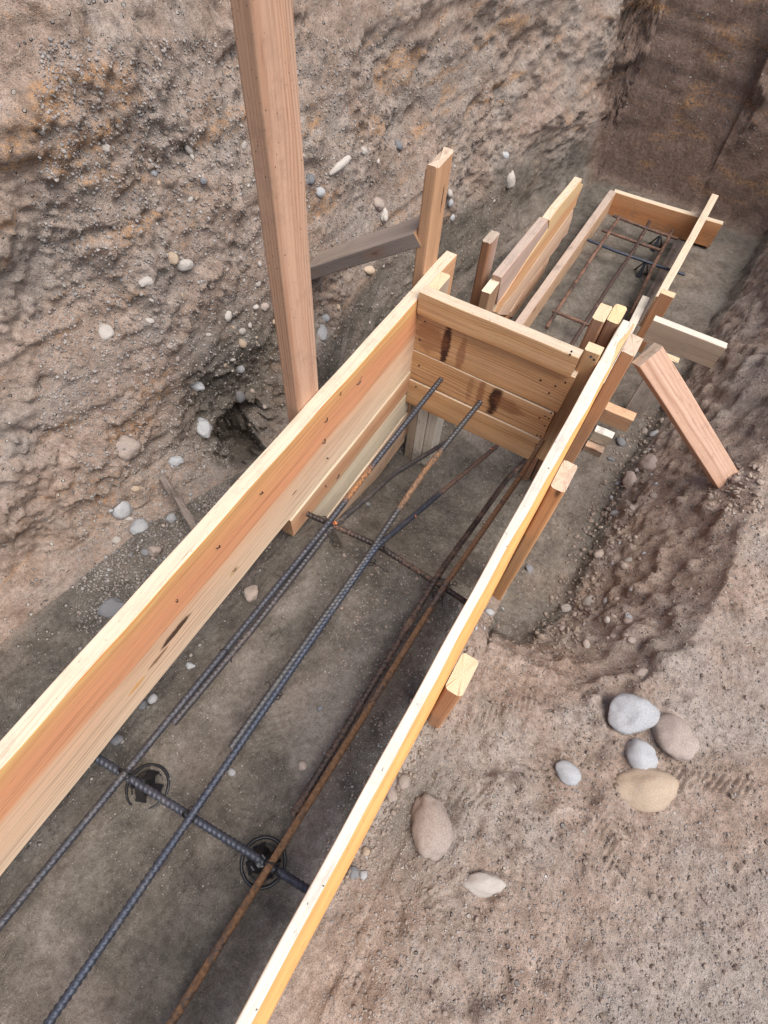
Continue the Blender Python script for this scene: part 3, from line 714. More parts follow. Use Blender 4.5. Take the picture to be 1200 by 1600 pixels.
W_PB = wood('stacked_plank_bottom', [(0, (0.50, 0.35, 0.23)), (.6, (0.52, 0.36, 0.25)), (1, (0.56, 0.42, 0.3))], 0.15, 0.5, 4, yh=.1)
lf = thing('formwork_side', (-.583, .2, -.3), 'long left form side, orange and cream board stacked on paler planks', 'formwork')
XL = -.602
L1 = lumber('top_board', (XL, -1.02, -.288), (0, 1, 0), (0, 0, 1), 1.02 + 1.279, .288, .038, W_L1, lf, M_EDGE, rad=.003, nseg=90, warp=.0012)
L1['label'] = 'wide board with a cream top edge, orange middle and a black scar'
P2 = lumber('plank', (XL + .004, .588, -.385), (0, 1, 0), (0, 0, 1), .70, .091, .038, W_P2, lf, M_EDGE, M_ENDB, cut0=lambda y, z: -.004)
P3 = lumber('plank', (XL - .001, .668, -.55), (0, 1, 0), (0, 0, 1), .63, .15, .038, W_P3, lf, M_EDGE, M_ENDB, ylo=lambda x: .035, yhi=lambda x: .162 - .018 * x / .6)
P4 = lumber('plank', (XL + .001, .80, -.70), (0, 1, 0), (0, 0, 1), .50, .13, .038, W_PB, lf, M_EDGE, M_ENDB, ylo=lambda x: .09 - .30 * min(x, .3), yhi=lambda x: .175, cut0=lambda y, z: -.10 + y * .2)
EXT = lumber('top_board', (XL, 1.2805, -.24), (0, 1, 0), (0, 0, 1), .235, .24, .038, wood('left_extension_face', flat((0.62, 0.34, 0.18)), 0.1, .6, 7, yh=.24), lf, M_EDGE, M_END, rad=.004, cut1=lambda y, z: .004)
EXT['label'] = 'short cream edged extension board beyond the joint'

M_NAIL, nnt, nb = new_mat('nail_steel'); nb.inputs['Base Color'].default_value = (0.05, 0.045, 0.045, 1); nb.inputs['Metallic'].default_value = 0.8; nb.inputs['Roughness'].default_value = 0.5
def nail(par, p, nrm, r=.0034, out=.0012, bent=False):
    nrm = Vector(nrm).normalized(); q = nrm.to_track_quat('Z', 'Y').to_matrix().to_4x4()
    if bent: q = q @ Matrix.Rotation(random.uniform(-1.4, 1.4), 4, 'Z') @ Matrix.Scale(random.uniform(.55, .95), 4)
    vs = []; fs = []; n = 10
    prof = [(r * .35, -.004), (r * .35, out * .3), (r, out * .35), (r, out), (r * .7, out * 1.25)]
    for (rr, z) in prof:
        for k in range(n):
            a = 6.283 * k / n; vs.append((rr * math.cos(a), rr * math.sin(a), z))
    for i in range(len(prof) - 1):
        for k in range(n): fs.append((i * n + k, i * n + (k + 1) % n, (i + 1) * n + (k + 1) % n, (i + 1) * n + k))
    fs.append(tuple(range((len(prof) - 1) * n, len(prof) * n)))
    if bent:   # shank of a nail that came through and was bent over
        vs = []; fs = []; path = [(0, 0, -.004), (0, 0, .004), (.001, .002, .007), (.003, .010, .0075), (.004, .017, .006)]
        for (x, y, z) in path:
            for k in range(6):
                a = 6.283 * k / 6; vs.append((x + .0016 * math.cos(a), y + .0004 * math.sin(a), z + .0016 * math.sin(a)) if z > .004 else (x + .0016 * math.cos(a), y + .0016 * math.sin(a), z))
        for i in range(4):
            for k in range(6): fs.append((i * 6 + k, i * 6 + (k + 1) % 6, (i + 1) * 6 + (k + 1) % 6, (i + 1) * 6 + k))
        fs.append((24, 25, 26, 27, 28, 29))
    return mesh_obj('nail', vs, fs, M_NAIL, Matrix.Translation(p) @ q, par)
for (u, v) in [(342, 852), (363, 892), (507, 659), (409, 768), (530, 617), (504, 692), (275, 940), (557, 600)]:
    nail(L1, at_x(u, v, -.564), (1, 0, 0), bent=True)
for (u, v) in [(511, 716), (508, 760), (524, 747)]:
    nail(P2 if v < 750 else P3, at_x(u, v, -.5625), (1, 0, 0), bent=True)

# ------------------------------------------------------------------ right form side (waney outer arris)
W_R = wood('right_board_face', [(0, (0.55, 0.32, 0.16)), (.75, (0.56, 0.28, 0.12)), (.9, (0.62, 0.29, 0.09)), (1, (0.62, 0.30, 0.10))], 0.1, .5, 9, yh=.288, rings=.3)
rf = thing('formwork_side', (-.009, .2, -.3), 'long right form side board with white top and orange waney edge', 'formwork')
def wane(x):
    y = x - 1.02
    return float(np.interp(y, [-1, .1, .55, .8, 1.0, 1.15, 1.3], [.020, .019, .018, .015, .011, .005, .004])) + .0012 * math.sin(9 * x) + .0008 * math.sin(31 * x)
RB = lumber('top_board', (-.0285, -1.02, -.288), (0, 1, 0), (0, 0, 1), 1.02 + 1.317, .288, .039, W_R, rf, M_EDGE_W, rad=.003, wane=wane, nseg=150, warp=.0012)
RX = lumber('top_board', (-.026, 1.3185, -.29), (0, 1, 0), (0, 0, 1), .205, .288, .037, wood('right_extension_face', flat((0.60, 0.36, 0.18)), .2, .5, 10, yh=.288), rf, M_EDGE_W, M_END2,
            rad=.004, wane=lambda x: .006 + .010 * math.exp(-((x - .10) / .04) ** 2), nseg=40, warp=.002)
RX['label'] = 'short white topped extension board past the joint'

# ------------------------------------------------------------------ bulkhead between the sides
bh = thing('bulkhead', (-.32, 1.29, -.44), 'plank bulkhead with dark scorch marks closing the form between both sides', 'bulkhead')
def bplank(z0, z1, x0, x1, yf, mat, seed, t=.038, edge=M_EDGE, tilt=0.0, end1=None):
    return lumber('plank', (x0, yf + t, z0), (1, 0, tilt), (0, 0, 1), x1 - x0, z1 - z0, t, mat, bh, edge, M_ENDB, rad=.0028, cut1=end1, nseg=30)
BW = (0.47, 0.29, 0.165)
def bwood(n, sd, marks=(), yh=.14, k=1.0): return wood(n, [(0, tuple(c * k for c in (0.58, 0.325, 0.145))), (.35, tuple(c * k for c in (0.68, 0.41, 0.21))), (.7, tuple(c * k for c in (0.60, 0.34, 0.155))), (1, tuple(c * k for c in (0.70, 0.44, 0.235)))], .14, .7, sd, marks=marks, yh=yh, rings=1.0)
DK = (0.055, 0.022, 0.014); RD = (0.25, 0.10, 0.045)
XB0, XB1 = -.5635, -.075
b1 = bplank(-.046, .030, -.559, -.0755, 1.258, bwood('bulkhead_wood_a', 1, yh=.08, k=1.0), 1, tilt=.0)
b2 = bplank(-.199, -.050, XB0, XB1, 1.276, bwood('bulkhead_wood_b', 2, [(.106, .070, .018, .11, .98, DK), (.050, .07, .070, .06, .6, RD), (.160, .05, .016, .09, .6, RD)], .15), 2, end1=lambda y, z: .012 - (.15 - y) * .02)
b3 = bplank(-.325, -.2015, XB0, XB1, 1.274, bwood('bulkhead_wood_c', 3, [(.303, .070, .024, .075, .98, DK), (.350, .070, .06, .035, .65, RD), (.253, .07, .014, .10, .65, RD), (.215, .07, .012, .06, .4, RD)], .125), 3)
b4 = bplank(-.440, -.3275, XB0, XB1 - .004, 1.270, bwood('bulkhead_wood_d', 4, yh=.11), 4)
b1['label'] = 'top plank, set forward and lighter than the three below'
ip = lumber('post', (-.0735, 1.262 + .040, -.45), (0, 0, 1), (1, 0, 0), .478, .044, .038, wood('bulkhead_post_wood', flat((0.56, 0.33, 0.16)), .04, .5, 12, rings=1.6, yh=.045, knots=False), bh, None, M_END)
for (par, yf, pts) in [(b1, 1.258, [(891, 554), (893, 549)]), (b2, 1.276, [(664, 502), (879, 580), (845, 594), (884, 598), (868, 603), (858, 614)]),
                       (b3, 1.274, [(656, 531), (655, 571), (852, 650), (868, 648), (862, 656), (843, 653), (851, 665)]), (b4, 1.270, [(650, 604), (839, 680), (847, 683), (853, 705), (838, 694)])]:
    for (u, v) in pts:
        p = at_y(u, v, yf)
        p.x = min(max(p.x, -.555), -.082)
        nail(par, p, (0, -1, 0), r=.0030)
nail(ip, at_y(928, 562, 1.262), (0, -1, 0)); nail(ip, Vector((-.05, 1.283, .0285)), (0, 0, 1), r=.004)

# ------------------------------------------------------------------ stakes and posts
def stake(x0, x1, y0, y1, z0, z1, mat, label, top=M_END, rad=.005, cut1=None, ylo=None, yhi=None, name='timber_stake', group=None, point=False, lean=(0, 0)):
    # length up, width along Y, thickness along X
    L = z1 - z0; w = y1 - y0
    o = lumber(name, (x1, y0, z0), (lean[0], lean[1], 1), (0, 1, 0), L, w, x1 - x0, mat, None, None, top, rad=rad, cut1=cut1,
               ylo=(lambda x: w * .46 * max(0, 1 - x / .12)) if point else ylo, yhi=(lambda x: w - w * .46 * max(0, 1 - x / .12)) if point else yhi, endrough=.0018)
    tag(o, label, 'stake', group); return o
W_BR = wood('stake_brown', [(0, (0.52, 0.27, 0.14)), (.5, (0.46, 0.23, 0.115)), (1, (0.52, 0.28, 0.15))], .18, .4, 20, yh=.09)
W_ST = wood('stake_orange', [(0, (0.52, 0.29, 0.14)), (.5, (0.56, 0.30, 0.14)), (1, (0.55, 0.31, 0.16))], .16, .5, 21, yh=.09)
W_PK = wood('post_pinkish', [(0, (0.46, 0.265, 0.165)), (.3, (0.56, 0.345, 0.23)), (.7, (0.53, 0.315, 0.205)), (1, (0.54, 0.35, 0.245))], .42, .5, 22, yh=.09, rings=.8)
W_GY = wood('grey_weathered', flat((0.33, 0.265, 0.22)), .45, .5, 23, yh=.09, dirtcol=(0.12, 0.10, 0.09))
# tall post left
stake(-.641, -.603, .721, .811, drop(-.62, .77) - .08, .98, W_PK, 'tall pinkish brown post rising outside the left form side', rad=.004, name='timber_post')
stake(-.6405, -.603, 1.372, 1.462, drop(-.62, 1.41) - .08, .305, wood('splintered_stake_wood', flat((0.53, 0.30, 0.165)), .2, .5, 24, yh=.09,
      marks=[(1.06, .058, .05, .004, .95, (0.04, .02, .012))]),
      'tall stake with a bashed splintered white top, beyond the form joint', M_END2, .007, cut1=lambda y, z: -.010 * math.sin(y * 45) - .012 * (1 if z > .03 else 0))
# stake on the right outer face of the near board
stake(.0125, .0505, .889, .985, drop(.03, .93) - .10, -.048, wood('long_stake_wood', [(0, (0.60, 0.32, 0.15)), (.5, (0.52, 0.26, 0.12)), (1, (0.60, 0.34, 0.17))], .15, .5, 25, yh=.09, marks=[(.70, .06, .10, .002, .8, (.15, .07, .04))]), 'long brown stake with a cracked whitish top outside the right form board', M_END2, .008, cut1=lambda y, z: .002 * math.sin(y * 80))
stake(.0125, .050, .328, .418, -.50, -.047, W_BR, 'short stake with a rounded cream top nearest the camera', M_END, .009,
      yhi=lambda x: .09 - (.006 if x > .43 else 0))
# corner post and neighbours
stake(.0135, .0515, 1.396, 1.484, drop(.03, 1.45) - .08, -.006, W_BR, 'brown corner post with a pale orange top outside the right form joint', M_END2, .004)
stake(-.104, -.067, 1.478, 1.562, -.86, -.002, wood('twin_a_wood', flat((0.42, 0.235, 0.14)), .3, .5, 26, yh=.09), 'left stake of the cream topped pair behind the bulkhead', M_END, .008)
stake(-.0655, -.0285, 1.494, 1.582, -.86, -.002, wood('twin_b_wood', flat((0.40, 0.225, 0.135)), .3, .5, 27, yh=.09), 'right stake of the cream topped pair behind the bulkhead', endgrain('end_grain_yellow', (0.70, 0.52, 0.29), .12), .009)
stake(-.5635, -.530, 1.318, 1.408, -.92, .004, wood('corner_stake_wood', flat((0.46, 0.36, 0.26)), .3, .5, 28, yh=.09), 'short cream topped stake in the left corner behind the bulkhead', M_END, .005)
W_TW = wood('pale_pointed_stake', flat((0.78, 0.72, 0.60), .92), .12, .4, 61, yh=.09, rings=.3, knots=False)
stake(-.529, -.490, 1.318, 1.40, -.935, -.10, W_TW, 'left one of two pale pointed stakes under the bulkhead', M_END, .003, point=True)
stake(-.488, -.451, 1.318, 1.40, -.925, -.10, W_TW, 'right one of two pale pointed stakes under the bulkhead', M_END, .003, point=True)
# stakes beyond
pB = at_z(752, 388, -.18)
stake(-.602, -.565, 1.875, 1.965, -.88, -.17, wood('far_stake_wood', [(0, BROWN), (1, (0.46, 0.33, 0.27))], .3, .5, 29, yh=.09, marks=[(.52, .05, .05, .006, .9, (0.05, .02, .015))]), 'leaning weathered stake by the far wall', endgrain('end_grain_grey', (.42, .34, .27), .3), .010, lean=(-.02, .03))
stake(-.545, -.508, 1.80, 1.90, -.90, -.298, wood('stub_wood', flat((0.40, 0.25, 0.15)), .2, .5, 30, yh=.09), 'white topped stub stake at the near end of the splice panel', endgrain('end_grain_white', (0.74, 0.62, 0.46), .12), .004)

# ------------------------------------------------------------------ splice panel on the left beyond the bulkhead
pn = thing('splice_panel', (-.51, 2.3, -.76), 'splintered orange and pink planks standing left of the far form', 'plank panel')
XP = -.505
W_SP = wood('splintered_plank', [(0, (0.60, 0.36, 0.20)), (.4, (0.64, 0.36, 0.18)), (.7, (0.58, 0.30, 0.15)), (1, (0.66, 0.45, 0.24))], .12, .5, 31, yh=.12)
W_SG = wood('pinkish_grey_plank', flat((0.54, 0.38, 0.30)), .25, .5, 32, yh=.1)
def PX(l, x=XP): return [at_x(u, v, x) for (u, v) in l]
g1 = plate('plank', PX([(776, 476), (783, 434), (856, 343), (857, 358), (820, 412)]), XP, .038, W_SG, pn, M_DUSTEDGE)
g2 = plate('plank', PX([(772, 488), (779, 472), (790, 458), (820, 410), (856, 357), (858, 344), (870, 327), (884, 310), (897, 294.5), (909, 279), (907, 287), (911, 288), (905, 303), (902, 309), (901, 313), (899, 321), (896, 325), (868, 364), (840, 403), (804, 455), (785, 477), (778, 488)]), XP + .002, .036, W_SP, pn, M_EDGE)
g3 = plate('plank', PX([(780, 492), (786, 478), (805, 455), (841, 404), (896, 327), (894, 341), (891, 350), (886, 366), (878, 374), (870, 388), (848, 416), (820, 450), (797, 487), (795, 493)]), XP, .036, wood('pale_pink_plank', flat((0.60, 0.42, 0.29)), .12, .45, 33, yh=.12), pn, M_EDGE)
g4 = plate('plank', PX([(796, 496), (798, 488), (820, 451), (848, 417), (859, 403), (856, 412), (849, 430), (839, 445), (812, 496)]), XP - .001, .036, wood('lower_splice_plank', flat((0.56, 0.38, 0.26)), .15, .45, 34, yh=.12), pn, M_EDGE)
stake(-.545, -.508, 2.16, 2.25, -.86, -.36, W_BR, 'brown stake backing the splice panel', M_END2, .004)
stake(-.545, -.508, 2.42, 2.50, -.86, -.42, W_P3, 'pale stake behind the far end of the splice panel', M_END, .004)

# ------------------------------------------------------------------ far form
ff = thing('far_formwork', (-.28, 2.8, -.73), 'far rectangular form of sawn boards with a red-brown end board', 'formwork')
a0 = at_z(811, 493, -.6); a1 = at_z(952, 298, -.6); c1 = at_z(957, 299, -.6); e1 = at_z(1037, 323, -.6)
dirl = (a1 - a0).normalized()
st = a0 - dirl * .55
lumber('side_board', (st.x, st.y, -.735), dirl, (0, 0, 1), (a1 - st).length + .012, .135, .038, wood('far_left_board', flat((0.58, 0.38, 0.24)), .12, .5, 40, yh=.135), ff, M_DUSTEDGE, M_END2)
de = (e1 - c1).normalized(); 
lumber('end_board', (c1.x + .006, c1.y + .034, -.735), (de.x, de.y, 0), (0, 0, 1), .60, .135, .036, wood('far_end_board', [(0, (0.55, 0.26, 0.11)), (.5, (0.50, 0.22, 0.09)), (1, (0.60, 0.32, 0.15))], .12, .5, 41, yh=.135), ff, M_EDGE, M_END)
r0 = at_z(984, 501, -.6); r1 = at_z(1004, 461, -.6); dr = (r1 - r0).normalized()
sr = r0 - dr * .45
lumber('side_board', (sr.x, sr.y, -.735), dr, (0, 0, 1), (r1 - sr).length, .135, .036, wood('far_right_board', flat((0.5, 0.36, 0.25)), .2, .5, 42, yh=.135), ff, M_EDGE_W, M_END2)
# splice stake and cross pieces at the right
q0 = at_z(1013, 470, -.56)
lumber('side_board', (.040, 2.52, -.69), (.02, 1, .02), (0, 0, 1), 1.0, .17, .036, wood('far_splice_board', flat((0.36, 0.25, 0.19)), .2, .5, 43, yh=.17), ff, M_EDGE, M_END)
ps = lumber('timber_stake', (.052, 2.455, -.86), (0.0, 0.0, 1), (1, 0, 0), .40, .060, .038, W_BR, None, None, M_END, rad=.003)
tag(ps, 'dark stake beside the far form where the horizontal kicker plank starts', 'stake')
k0 = at_y(1000, 524, 2.05)
kp = lumber('kicker_plank', (.075, 2.26, -.545), (1, 0, .0), (0, 0, 1), .30, .11, .038, wood('kicker_wood', flat((0.50, 0.37, 0.26)), .2, .5, 44, yh=.11), None, M_EDGE_W, M_END)
tag(kp, 'horizontal kicker plank running right from the far form', 'plank')
kb = lumber('packing_block', (.07, 1.895, -.70), (1, 0, .0), (0, 0, 1), .12, .075, .05, W_P2, None, None, M_ENDB)
tag(kb, 'brown packing block low behind the corner post', 'timber block')
kb1 = lumber('packing_block', (.075, 1.80, -.735), (1, 0, 0), (0, 0, 1), .075, .058, .038, W_P3, None, wood('white_block_edge', flat((.80, .74, .66)), .05, .3, 50, rings=.1, knots=False), M_END2)  # upper edge whiter than the rest of the block
tag(kb1, 'white edged packing block, upper one behind the corner post', 'timber block')
kb2 = lumber('packing_block', (.070, 1.765, -.795), (1, 0, 0), (0, 0, 1), .075, .055, .038, W_PB, None, None, M_END2)
tag(kb2, 'plain packing block under the white edged one', 'timber block')
lp = lumber('timber_stake', (.152, 2.03, -.80), (0, .10, 1), (1, 0, 0), .34, .082, .038, wood('spotted_grey_plank', flat((0.42, 0.35, 0.29)), .65, .5, 45, yh=.09, dirtcol=(.16, .14, .13)), None, None, M_END)
tag(lp, 'wide grey spotted stake standing in the side trench under the diagonal brace', 'stake')
# diagonal brace from corner post into the bank
bs = at_z(1000, 556, -.02); be = at_z(1105, 720, -.36)
bd = (be - bs).normalized(); reach = .3
while reach < 1.6 and (bs + bd * reach).z > drop((bs + bd * reach).x, (bs + bd * reach).y, .3) - .06: reach += .02
br = lumber('diagonal_brace', (bs.x - .012, bs.y - .012, bs.z - .02), bd, (.62, .62, .15), reach + .05, .078, .040, wood('pink_brace_wood', [(0, (0.50, 0.30, 0.20)), (.5, (0.58, 0.38, 0.27)), (1, (0.56, 0.35, 0.24))], .35, .5, 46, yh=.08, rings=.9), None, None, M_END2, rad=.003)
tag(br, 'pinkish brown diagonal brace leaning from the corner post to the right bank', 'brace')
# grey brace between the wall and the splintered stake
g0 = Vector((-.648, 1.385, .150)); g1_ = at_x(492, 400, -1.04)
gd = (g1_ - g0).normalized()
gb = lumber('horizontal_brace', (g0.x, g0.y - .02, g0.z - .03), gd, (-.1, 1, .05), (g1_ - g0).length + .05, .105, .045, W_GY, None, None, M_ENDB, rad=.004)
tag(gb, 'weathered grey brace wedged between the left wall and the splintered stake', 'brace')

# ------------------------------------------------------------------ reinforcing bars
def bar_mat(name, steel, rust, amt, seed, seg=None):
    m, nt, b = new_mat(name); s = NT(nt)
    P = s.n('ShaderNodeTexCoord').outputs['Object']; P = s.mapping(P, (1, 1, 1), (seed, 0, 0))
    n1, _ = s.noise(P, 7, 5, 0.65); n2, _ = s.noise(P, 120, 4, 0.7); n3, _ = s.noise(P, 600, 2, 0.6)
    f = s.math('ADD', s.math('MULTIPLY', n1, 0.7), s.math('MULTIPLY', n2, 0.4))
    rm = s.step(f, 0.80 - amt * 0.6, 0.98 - amt * 0.6)
    if seg is not None:
        sp = s.n('ShaderNodeSeparateXYZ'); s.l(s.n('ShaderNodeTexCoord').outputs['Object'], sp.inputs[0])
        a = s.step(sp.outputs[1], seg[0], seg[0] + .03); b2 = s.math('SUBTRACT', 1.0, s.step(sp.outputs[1], seg[1] - .03, seg[1]))
        rm = s.math('MAXIMUM', s.math('MULTIPLY', rm, .5), s.math('MULTIPLY', s.math('MULTIPLY', a, b2), s.step(n2, .3, .55)))
    rc = s.ramp(n2, [(0.3, tuple(c * .5 for c in rust)), (0.6, rust), (0.8, tuple(min(1, c * 1.35) for c in rust))])
    sc_ = s.ramp(n2, [(0.35, tuple(c * .6 for c in steel)), (0.6, steel), (0.85, tuple(c * 1.7 for c in steel))])
    c = s.mix(rm, sc_, rc)
    # soil dust on top of it
    c = s.mix(s.math('MULTIPLY', s.step(s.math('ADD', s.math('MULTIPLY', n1, .6), s.math('MULTIPLY', n2, .4)), .5, .64), .35), c, (0.17, 0.14, 0.115))
    s.l(c, b.inputs['Base Color'])
    s.l(s.math('SUBTRACT', 0.55, s.math('MULTIPLY', rm, 0.55)), b.inputs['Metallic'])
    s.l(s.math('ADD', 0.52, s.math('MULTIPLY', rm, 0.45)), b.inputs['Roughness'])
    s.l(s.bump(s.math('ADD', n3, n2), 0.4, 0.0006), b.inputs['Normal'])
    return m
RUST = (0.33, 0.15, 0.055); STEEL = (0.060, 0.070, 0.095); DARKRUST = (0.20, 0.10, 0.06)
B_BLUE = bar_mat('bar_blue_steel', STEEL, DARKRUST, .15, 1)
B_BROWN = bar_mat('bar_brown', (0.085, 0.078, 0.08), (0.14, 0.085, 0.06), .35, 2)
B_RUST = bar_mat('bar_rusty', (0.20, 0.11, 0.06), RUST, .95, 3)
B_DRUST = bar_mat('bar_dark_rust', (0.060, 0.048, 0.043), (0.13, 0.065, 0.04), .5, 4)
def smooth_path(pts, step=.0022, round_=.03):
    P = [Vector(p) for p in pts]; out = []
    segs = []
    for i in range(len(P) - 1): segs.append((P[i], P[i + 1]))
    dense = []
    for a, b in segs:
        n = max(2, int((b - a).length / step))
        dense += [a.lerp(b, k / n) for k in range(n)]
    dense.append(P[-1])
    A = np.array([d[:] for d in dense])
    it = int(round_ / step)
    if len(P) > 2:
        K = np.hanning(2 * it + 3); K /= K.sum(); pad = len(K) // 2
        for c in range(3):
            ex = np.concatenate([2 * A[0, c] - A[pad:0:-1, c], A[:, c], 2 * A[-1, c] - A[-2:-pad - 2:-1, c]])
            A[:, c] = np.convolve(ex, K, 'valid')
    return A
def rebar(pts, mat, label, r=.0080, step=.0020, seg=16, pitch=.0118, roll=0.0, group=None, sag=0.0015, name='rebar', cat='rebar', cutmat=None):
    A = smooth_path(pts, step); n = len(A)
    tt = np.arange(n) * step; ph = random.random() * 6
    A[:, 2] += sag * np.sin(tt * 4.1 + ph); A[:, 0] += sag * np.sin(tt * 3.3 + ph * 2)
    o = A[0].copy(); D = np.gradient(A, axis=0); D /= np.linalg.norm(D, axis=1, keepdims=True)
    up = np.array([0, 0, 1.0]); S = np.cross(D, up); S /= np.linalg.norm(S, axis=1, keepdims=True); U = np.cross(S, D)
    arc = np.concatenate([[0], np.cumsum(np.linalg.norm(np.diff(A, axis=0), axis=1))])
    th = np.arange(seg) / seg * 2 * math.pi
    # slanted crescent ribs between the two longitudinal ribs
    TH, AR = np.meshgrid(th, arc)
    half = (TH + roll) % math.pi / math.pi
    phase = ((AR + half * pitch * 1.0 * np.where(((TH + roll) // math.pi) % 2 == 0, 1, -1)) / pitch) % 1
    rib = np.clip(1.3 - np.abs(phase - .5) / .17, 0, 1) ** .7 * np.sin(half * math.pi) ** .4
    longr = np.maximum(np.clip(1 - half / .09, 0, 1), np.clip(1 - (1 - half) / .09, 0, 1))
    rad = r - .0004 + .0021 * np.maximum(rib, longr * .9)
    V = A[:, None, :] - o + (np.cos(TH) * rad)[..., None] * S[:, None, :] + (np.sin(TH) * rad)[..., None] * U[:, None, :]
    V = V.reshape(-1, 3)
    idx = np.arange(n * seg).reshape(n, seg); nx = np.roll(idx, -1, 1)
    F = np.stack([idx[:-1], nx[:-1], nx[1:], idx[1:]], -1).reshape(-1, 4).tolist()
    F.append(tuple(idx[0][::-1].tolist())); F.append(tuple(idx[-1].tolist()))
    ob = mesh_obj(name, V.tolist(), F, mat, Matrix.Translation(Vector(o)))
    sm = [True] * (len(F) - 2) + [False, False]; ob.data.polygons.foreach_set('use_smooth', sm)
    tag(ob, label, cat, group); return ob
ZB = -.295
def Z(u, v, z): p = at_z(u, v, z); return (p.x, p.y, p.z)
# longitudinal bars, upper layer
L_near = at_z(195, 1207, ZB); 
def ext_near(p, q, y): p = Vector(p); q = Vector(q); return tuple(p + (q - p) * ((y - p.y) / (q.y - p.y)))
La = Z(195, 1207, ZB); Lb = Z(516, 814, ZB + .008); Lc = Z(690, 592, -.235)
rebar([ext_near(La, Lb, -.9), La, Lb, Z(600, 705, -.26), Lc], bar_mat('bar_left_through', (0.07, 0.072, 0.085), RUST, .12, 5, seg=(.9 + .70, .9 + .86)), 'left straight bar rising with its free end before the bulkhead', roll=.6)
rebar([Z(270, 1131, ZB), Z(400, 975, ZB), Z(516, 826, ZB - .002), Z(524, 819, ZB - .012), Z(565, 785, -.36), Z(616, 740, -.47), Z(700, 690, -.60), Z(705, 686, -.61)], B_BROWN, 'lapped left bar bent down into the lower footing at an orange chipped kink', roll=.2)
Ma = Z(225, 1383, ZB + .016); Mb = Z(297, 1277, ZB + .016); Mc = Z(588, 856, ZB + .014)
rebar([ext_near(Mb, Mc, -.9), Mb, Mc, Z(600, 845, ZB + .004), Z(650, 803, -.40), Z(700, 760, -.52), Z(772, 700, -.61), Z(776, 697, -.615)], bar_mat('bar_mid_through', STEEL, (0.15, 0.085, 0.055), .12, 9, seg=(1.9, 2.6)), 'thick blue-grey middle bar bent down past the second cross bar', roll=.9)
Ml = Z(361, 1169, ZB + .015); Mm = Z(577, 866, ZB + .016)
rebar([Ml, Mm, Z(600, 830, ZB + .012), Z(665, 733, -.27), Z(750, 628, -.235)], bar_mat('bar_mid_lap', (0.08, 0.078, 0.08), (0.24, 0.125, 0.06), .2, 6, seg=(.72, .98)), 'lapped middle bar with an orange streak, rising toward the bulkhead', roll=1.1)
Ra = Z(423, 1351, ZB + .006); Rb = Z(694, 915, ZB + .012)
rebar([ext_near(Ra, Rb, -.9), Ra, Rb, Z(815, 742, -.27), Z(849, 687, -.25)], bar_mat('bar_right_through', (0.10, 0.09, 0.09), (0.215, 0.115, 0.055), .68, 7), 'bright rusty right bar running the whole form beside the right board', roll=.3, r=.0070)
rebar([Z(456, 1274, ZB + .004), Z(545, 1130, ZB + .004), Z(680, 908, ZB + .006), Z(695, 885, ZB - .01), Z(735, 830, -.36), Z(790, 752, -.50), Z(838, 700, -.60)], B_DRUST, 'dark rust lapped bar left of the bright rusty bar', roll=.8)
# cross bars
c0 = Z(170, 1196, ZB - .014); c1_ = Z(420, 1352, ZB - .012)
d_ = Vector(c1_) - Vector(c0)
rebar([tuple(Vector(c0) - d_ * .18), c0, c1_, tuple(Vector(c1_) + d_ * .22)], bar_mat('bar_cross_near', (0.075, 0.08, 0.10), DARKRUST, .2, 8), 'near cross bar resting over the two plastic chairs', roll=.5)
rebar([Z(480, 803, ZB - .006), Z(590, 852, ZB - .006), Z(700, 922, ZB - .006), Z(735, 945, ZB - .006)], B_DRUST, 'rusty cross bar tied at the step of the footing', roll=.5, r=.007)
# bars of the far form
ZF = -.655
def zoff(p, dz): return (p[0], p[1], p[2] + dz)
B_FAR = bar_mat('bar_far_rust', (0.09, 0.065, 0.055), (0.21, 0.105, 0.065), .6, 14)
FB = dict(r=.0078, step=.006, seg=8, pitch=.014, sag=.003)
rebar([Z(855, 512, ZF), Z(868, 490, ZF), Z(930, 394, ZF), Z(968, 338, ZF)], B_FAR, 'thin dark bar at the left side of the far form', **FB)
rebar([Z(893, 540, ZF), Z(905, 520, ZF), Z(962, 430, ZF), Z(990, 390, ZF), Z(1016, 345, ZF)], bar_mat('bar_far_mid', (0.12, 0.08, 0.07), (0.45, 0.16, 0.09), .35, 12), 'middle bar of the far form with an orange worn patch', **FB)
rebar([Z(975, 520, ZF), Z(1000, 460, ZF), Z(1022, 412, ZF), Z(1050, 360, ZF)], B_FAR, 'right bar of the far form partly hidden by the splice board', **FB)
rebar([Z(918, 375, ZF), Z(960, 392, ZF), Z(1037, 418, ZF), Z(1070, 429, ZF)], B_BLUE, 'bluish ribbed cross bar in the middle of the far form', r=.0072, step=.005, seg=8, pitch=.016)
rebar([Z(940, 360, ZF - .006), Z(990, 378, ZF - .006), Z(1034, 392, ZF - .006)], B_FAR, 'short dark cross bar between the bluish bar and the end board', **FB)
rebar([Z(957, 337, ZF), Z(1005, 356, ZF), Z(1060, 374, ZF)], B_FAR, 'cross bar right against the far end board', **FB)
rebar([Z(862, 486, ZF), Z(895, 499, ZF), Z(930, 513, ZF), Z(960, 525, ZF)], B_FAR, 'cross bar at the near end of the far form', **FB)

# orange chipped flakes where the bars were bent
M_CHIP, _, cb_ = new_mat('fresh_orange_rust'); cb_.inputs['Base Color'].default_value = (0.75, 0.20, 0.06, 1); cb_.inputs['Roughness'].default_value = .8

